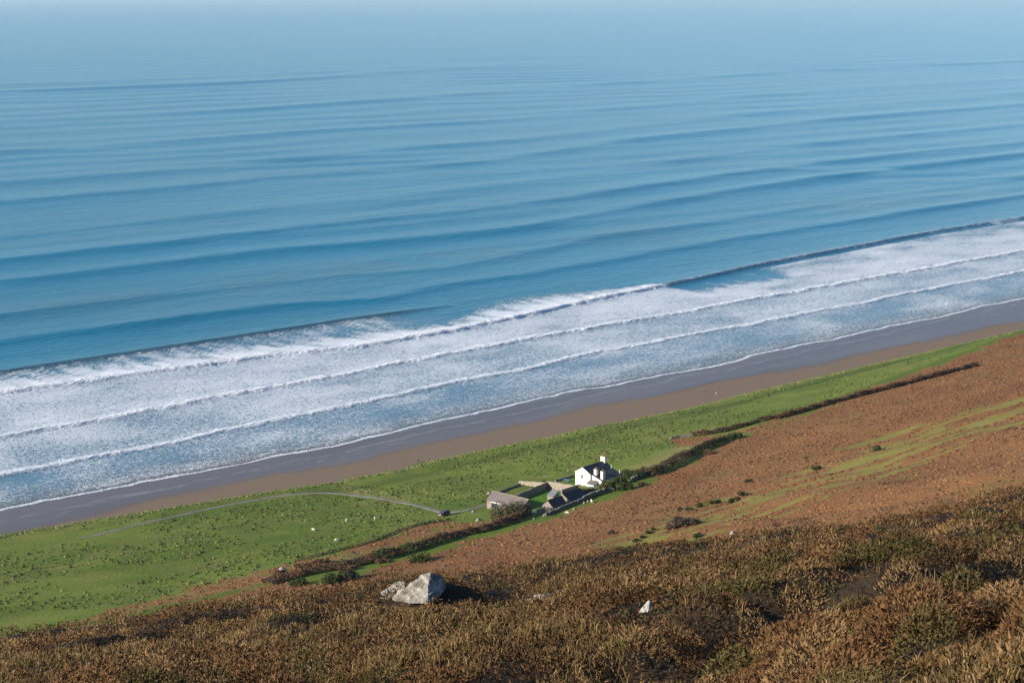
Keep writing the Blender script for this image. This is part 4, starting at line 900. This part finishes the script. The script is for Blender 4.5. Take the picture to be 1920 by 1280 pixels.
bush('bramble', 1262, 990, 4.0, 1.5, (GREYB, RUST * .6), 'smaller brown bramble at the left end of the thicket', 'bramble', seed=633)
for i, (a, b, w, h, cl, lb) in enumerate([(1332, 945, 2.6, 1.7, (YELL, OLIVE), 'yellowish flowering gorse bush on the bracken slope'), (1345, 943, 2.2, 1.5, (GREEN_D, OLIVE * .6), 'dark gorse just right of the yellow gorse'),
        (1313, 950, 2.6, 1.4, (GREEN_D, OLIVE * .8), 'dark gorse just left of the yellow gorse'), (1293, 956, 2.2, 1.1, (GREEN_D, OLIVE * .7), 'small gorse above the bramble thicket'), (1275, 955, 2.0, 1.0, (GREEN_D * 1.2, HEDGEB), 'smallest gorse above the left of the bramble thicket'),
        (1372, 942, 2.3, 2.0, (GREEN_D, GREEN_D * 1.4), 'upright dark gorse near the right edge of the slope'), (1384, 937, 1.8, 1.2, (GREEN_D, HEDGEB), 'low gorse just right of the upright gorse'), (1394, 929, 3.0, 1.7, (GREEN_D, OLIVE * .7), 'spreading gorse highest on the right of the slope'),
        (1306, 1007, 2.4, 1.5, (GREEN_D, GREEN_D * 1.4), 'dark gorse below the thicket on the pale grass'), (1276, 1018, 3.6, 1.1, (OLIVE * .8, GREEN_D), 'low green gorse on the lip of the heather'), (1146, 1000, 2.4, 1.2, (HEDGEB, BROWN), 'brown stunted gorse alone in the bracken'),
        (1192, 1015, 2.0, 1.0, (GREEN_D, OLIVE * .5), 'tiny dark gorse in a row below the bramble, leftmost'), (1206, 1008, 1.8, .9, (GREEN_D, HEDGEB), 'tiny dark gorse in a row below the bramble, second from left'), (1217, 1000, 1.9, 1.3, (GREEN_D, OLIVE * .6), 'tiny dark gorse in a row below the bramble, third from left'),
        (1224, 994, 1.6, 1.2, (GREEN_D, OLIVE * .8), 'tiny dark gorse in a row below the bramble, rightmost'), (1402, 903, 2.2, 1.1, (GREEN_D, OLIVE * .7), 'small dark gorse on the upper right bracken'), (1530, 880, 3.4, 1.9, (GREEN_D, OLIVE * .7), 'gorse bush out on the far right bracken'), (1640, 845, 4.0, 2.0, (GREEN_D, OLIVE * .8), 'broad gorse bush furthest right on the bracken slope')]):
    bush('gorse_bush', a, b, w, h, cl, lb, 'gorse', 'gorse bushes scattered on the bracken slope', seed=640 + i, n=int(260 + 120 * w), leaf=.26)

# ------------------------------------------------------------------ sheep
def skin_obj(name, V, E, R, mat, parent=None, root=0, sub=2):
    me = bpy.data.meshes.new(name); me.from_pydata(V, E, []); me.materials.append(mat); o = obj(name, me, parent)
    m = o.modifiers.new('skin', 'SKIN'); m.use_smooth_shade = True
    lay = me.skin_vertices[0].data if me.skin_vertices else None
    if lay is None:
        bm = bmesh.new(); bm.from_mesh(me); bm.verts.layers.skin.verify(); bm.to_mesh(me); bm.free(); lay = me.skin_vertices[0].data
    for i, r in enumerate(R): lay[i].radius = r if isinstance(r, tuple) else (r, r)
    for v in lay: v.use_root = False
    lay[root].use_root = True
    s = o.modifiers.new('sub', 'SUBSURF'); s.levels = sub; s.render_levels = sub
    return o
M_WOOL = mat_plain('cream_wool', (.66, .60, .50), .95, .15, 9, bmp=.5); M_FACE = mat_plain('sheep_face', (.62, .57, .50), .9, .1, 6)
def sheep(px, py, rz, label, graze=True):
    x, y, z = hit(px, py); t = empty('sheep', (x, y, z), rz); tag(t, label, 'sheep', 'sheep grazing round the farm')
    hd = [(.62, 0, .72), (.80, 0, .45), (.92, 0, .20)] if graze else [(.60, 0, .85), (.74, 0, 1.02), (.98, 0, .95)]
    V = [(0, 0, .68), (.30, 0, .70), (-.30, 0, .70), (-.52, 0, .66)] + hd
    E = [(0, 1), (0, 2), (2, 3), (1, 4), (4, 5), (5, 6)]; R = [(.30, .29), (.28, .28), (.29, .28), (.19, .2), .15, .10, .065]
    for sx, sy in ((.30, .15), (.30, -.15), (-.34, .15), (-.34, -.15)):
        b = len(V); par = 1 if sx > 0 else 2; k = -.05 if sx > 0 else .06
        V += [(sx, sy, .46), (sx + k, sy, .26), (sx - (0.02 if sx < 0 else 0), sy, 0.03)]; E += [(par, b), (b, b + 1), (b + 1, b + 2)]; R += [.11, .055, .05]
    skin_obj('body', V, E, R, M_WOOL, t)
    e = Vector(hd[1])
    for s in (-1, 1): mb = MB(); mb.tube(e + Vector((0, s * .06, .04)), e + Vector((-.04, s * .2, .03)), .045, .015, 6); mb.build('ear', M_FACE, t)
    mb = MB(); mb.tube((-.6, 0, .72), (-.72, 0, .42), .06, .03, 6); mb.build('tail', M_WOOL, t)
for a, b, rz, lb, g in [(588, 995, 2.6, 'sheep lowest left but one in the green pasture', True), (649.5, 978, 1.2, 'plump white sheep in the middle of the pasture', True), (703, 973.5, -1.5, 'sheep seen end on, nearest the track in the pasture', False), (632, 1014.5, 3.4, 'sheep nearest the bracken strip at the foot of the pasture', True),
        (1064, 963.5, 2.8, 'large white sheep on the green strip below the outbuildings', True), (1109.5, 942, 1.9, 'sheep standing end on beside the dry stone wall', False)]:
    sheep(a, b, rz, lb, g)

# ------------------------------------------------------------------ walkers on the beach
def zbeach(x, y):
    S, T = toST(x, y); e = edge_fn(T); f = (S - e) / np.maximum(shore_fn(T) - e, 30); return float(2.6 * (1 - np.clip(f, 0, 1)) + .02)
def mat_person(name, coat, leg, hair):
    m, nt, bs = new_mat(name); t = nd(nt, 'ShaderNodeTexCoord'); s = nd(nt, 'ShaderNodeSeparateXYZ'); nt.links.new(t.outputs['Object'], s.inputs[0])
    f = mathn(nt, 'DIVIDE', s.outputs[2], 1.8); c = ramp(nt, f, [(0, (.05, .04, .03)), (.05, leg), (.47, coat), (.84, (.45, .28, .2)), (.935, hair)])
    c.node.color_ramp.interpolation = 'CONSTANT'; nt.links.new(c, bs.inputs['Base Color']); bs.inputs['Roughness'].default_value = .8; return m
def person(px, py, rz, label, coat, leg, hair=(.05, .035, .025), stride=.25, h=1.0):
    z = 1.6
    for _ in range(5): x, y = at(px, py, z); z = zbeach(x, y)
    t = empty('person', (x, y, z), rz); t.scale = (h, h, h); tag(t, label, 'person', 'walkers on the beach'); s = stride
    V = [(0, 0, .95), (0, 0, 1.2), (0, 0, 1.42), (0, 0, 1.52), (.02, 0, 1.62), (.03, 0, 1.73)]; E = [(0, 1), (1, 2), (2, 3), (3, 4), (4, 5)]; R = [(.17, .12), (.16, .12), (.17, .11), (.06, .06), (.095, .08), (.075, .065)]
    for sy, f in ((.10, 1), (-.10, -1)):
        b = len(V); V += [(0, sy, .86), (f * s * .55 + .03, sy, .48), (f * s, sy, .09), (f * s + .15, sy, .04)]; E += [(0, b), (b, b + 1), (b + 1, b + 2), (b + 2, b + 3)]; R += [.095, .065, .048, .045]
        b = len(V); V += [(0, sy * 1.95, 1.40), (-f * .08, sy * 2.4, 1.12), (-f * .22 + .08, sy * 2.3, .88), (-f * .26 + .12, sy * 2.3, .78)]; E += [(2, b), (b, b + 1), (b + 1, b + 2), (b + 2, b + 3)]; R += [.065, .05, .038, .034]
    skin_obj('body', V, E, R, mat_person('clothes', coat, leg, hair), t)
    mb = MB(); mb.tube((.0, 0, 1.70), (.0, 0, 1.80), .095, .05, 10); mb.build('hair', mat_plain('hair', hair, .8, .1, 4), t)
person(783.3, 866.5, .6, 'walker in black at the left of the pair near the bank', (.02, .015, .018), (.02, .02, .025)); person(786.8, 868, .4, 'shorter dark walker at the right of the pair near the bank', (.025, .03, .025), (.03, .03, .03), h=.9)
person(805.7, 863.5, 2.8, 'lone walker with pale head and dark jacket on dry sand', (.03, .03, .035), (.07, .06, .055), (.55, .5, .45), stride=.12)
person(1317, 735.2, 3.4, 'left walker of the far right pair, dark coat', (.035, .035, .045), (.05, .045, .045), (.4, .35, .3)); person(1322.2, 735.8, 3.4, 'right walker of the far right pair, brown coat', (.07, .045, .045), (.04, .035, .035), (.3, .2, .15))
person(1342.5, 740.8, 3.0, 'walker in a white top nearest the grass at right', (.62, .62, .60), (.16, .17, .19), (.07, .06, .05))

# ------------------------------------------------------------------ the car
kx, ky, kz = hit(833, 966); CR = empty('car', (kx, ky, kz + .16), math.radians(222)); tag(CR, 'dark red hatchback parked on the bend of the gravel track', 'car')
M_RED = mat_plain('dark_red_paint', (.075, .006, .010), .22, .05, 2, spec=.6); M_TYRE = mat_plain('tyre_rubber', (.02, .02, .02), .85, .1, 5); M_LAMP = mat_plain('lamp_glass', (.75, .75, .72), .1, .05, 3, spec=.7)
def loft(sections, name, mat, parent, smooth=True):
    m = len(sections[0]); V = [p for s in sections for p in s]; Fc = []
    for i in range(len(sections) - 1):
        for j in range(m): a = i * m + j; b = i * m + (j + 1) % m; Fc.append((a, b, b + m, a + m))
    Fc += [tuple(range(m))[::-1], tuple((len(sections) - 1) * m + j for j in range(m))]
    me = bpy.data.meshes.new(name); me.from_pydata(V, [], Fc); bm = bmesh.new(); bm.from_mesh(me); bmesh.ops.recalc_face_normals(bm, faces=bm.faces); bm.to_mesh(me); bm.free(); me.materials.append(mat)
    if smooth: me.polygons.foreach_set('use_smooth', [True] * len(me.polygons))
    return obj(name, me, parent)
def sec(x, w, z0, z1, r=.12): return [(x, -w, z0), (x, -w - .02, (z0 + z1) / 2), (x, -w + r * .4, z1 - r * .3), (x, -w + r, z1), (x, w - r, z1), (x, w - r * .4, z1 - r * .3), (x, w + .02, (z0 + z1) / 2), (x, w, z0)]
loft([sec(-2.1, .72, .32, .82), sec(-2.0, .84, .24, .98), sec(-1.2, .89, .22, 1.0), sec(.4, .89, .22, .98), sec(1.3, .87, .22, .90), sec(1.95, .80, .24, .76), sec(2.12, .66, .34, .62)], 'body', M_RED, CR)
cab = loft([sec(-1.98, .66, .98, 1.04, .1), sec(-1.65, .66, .98, 1.46, .14), sec(-.9, .68, .98, 1.54, .16), sec(.1, .68, .98, 1.52, .16), sec(.95, .68, .93, .98, .1)], 'cabin_glass', M_GLASS, CR)
mb = MB(); mb.slab([(-1.7, -.56, 1.53), (.05, -.58, 1.56), (.05, .58, 1.56), (-1.7, .56, 1.53)], .06); mb.build('roof', M_RED, CR)
for s in (-1, 1):
    for x0, z0, x1, z1 in ((.98, .96, .12, 1.50), (-.55, .98, -.5, 1.52), (-1.9, 1.0, -1.55, 1.48)):
        mb = MB(); mb.tube((x0, s * .70, z0), (x1, s * .60, z1), .045, .045, 6); mb.build('pillar', M_RED, CR)
    mb = MB(); mb.box(1.86, 2.06, s * .62 - .16, s * .62 + .16, .58, .72); mb.build('headlight', M_LAMP, CR, .03)
    mb = MB(); mb.box(-2.09, -1.98, s * .68 - .1, s * .68 + .1, .7, .95); mb.build('tail_light', mat_plain('tail_lamp', (.35, .01, .01), .2, .05, 3), CR, .02)
    mb = MB(); mb.box(.55, .72, s * .98 - .09, s * .98 + .09, .95, 1.08); mb.build('door_mirror', M_RED, CR, .02)
    mb = MB(); mb.box(-.35, -.17, s * .905 - .02, s * .905 + .02, .84, .88); mb.build('door_handle', M_GALV, CR)
    for xx in (1.3, -1.25):
        w = MB(); w.tube((xx, s * .74, .31), (xx, s * .93, .31), .31, .31, 20); wo = w.build('wheel', M_TYRE, CR); rm = MB(); rm.tube((xx, s * .90, .31), (xx, s * .945, .31), .20, .18, 14); rm.build('rim', M_GALV, wo)
mb = MB(); mb.box(2.02, 2.16, -.26, .26, .40, .51); mb.build('number_plate', M_TRIM, CR)


# ------------------------------------------------------------------ the sea air
hb = MB(); hb.box(-115000, 115000, -9000, 115000, -30, 196)
hm = bpy.data.materials.new('sea_air'); hm.use_nodes = True; hn = hm.node_tree; hn.nodes.remove(hn.nodes['Principled BSDF'])
pv = hn.nodes.new('ShaderNodeVolumePrincipled'); pv.inputs['Color'].default_value = (0.74, 0.90, 1.0, 1); pv.inputs['Density'].default_value = 2.1e-5; pv.inputs['Anisotropy'].default_value = 0.2
hn.links.new(pv.outputs[0], hn.nodes['Material Output'].inputs['Volume'])
hz_ = hb.build('haze', hm); tag(hz_, 'thin pale haze over the distant sea', 'haze', kind='stuff')
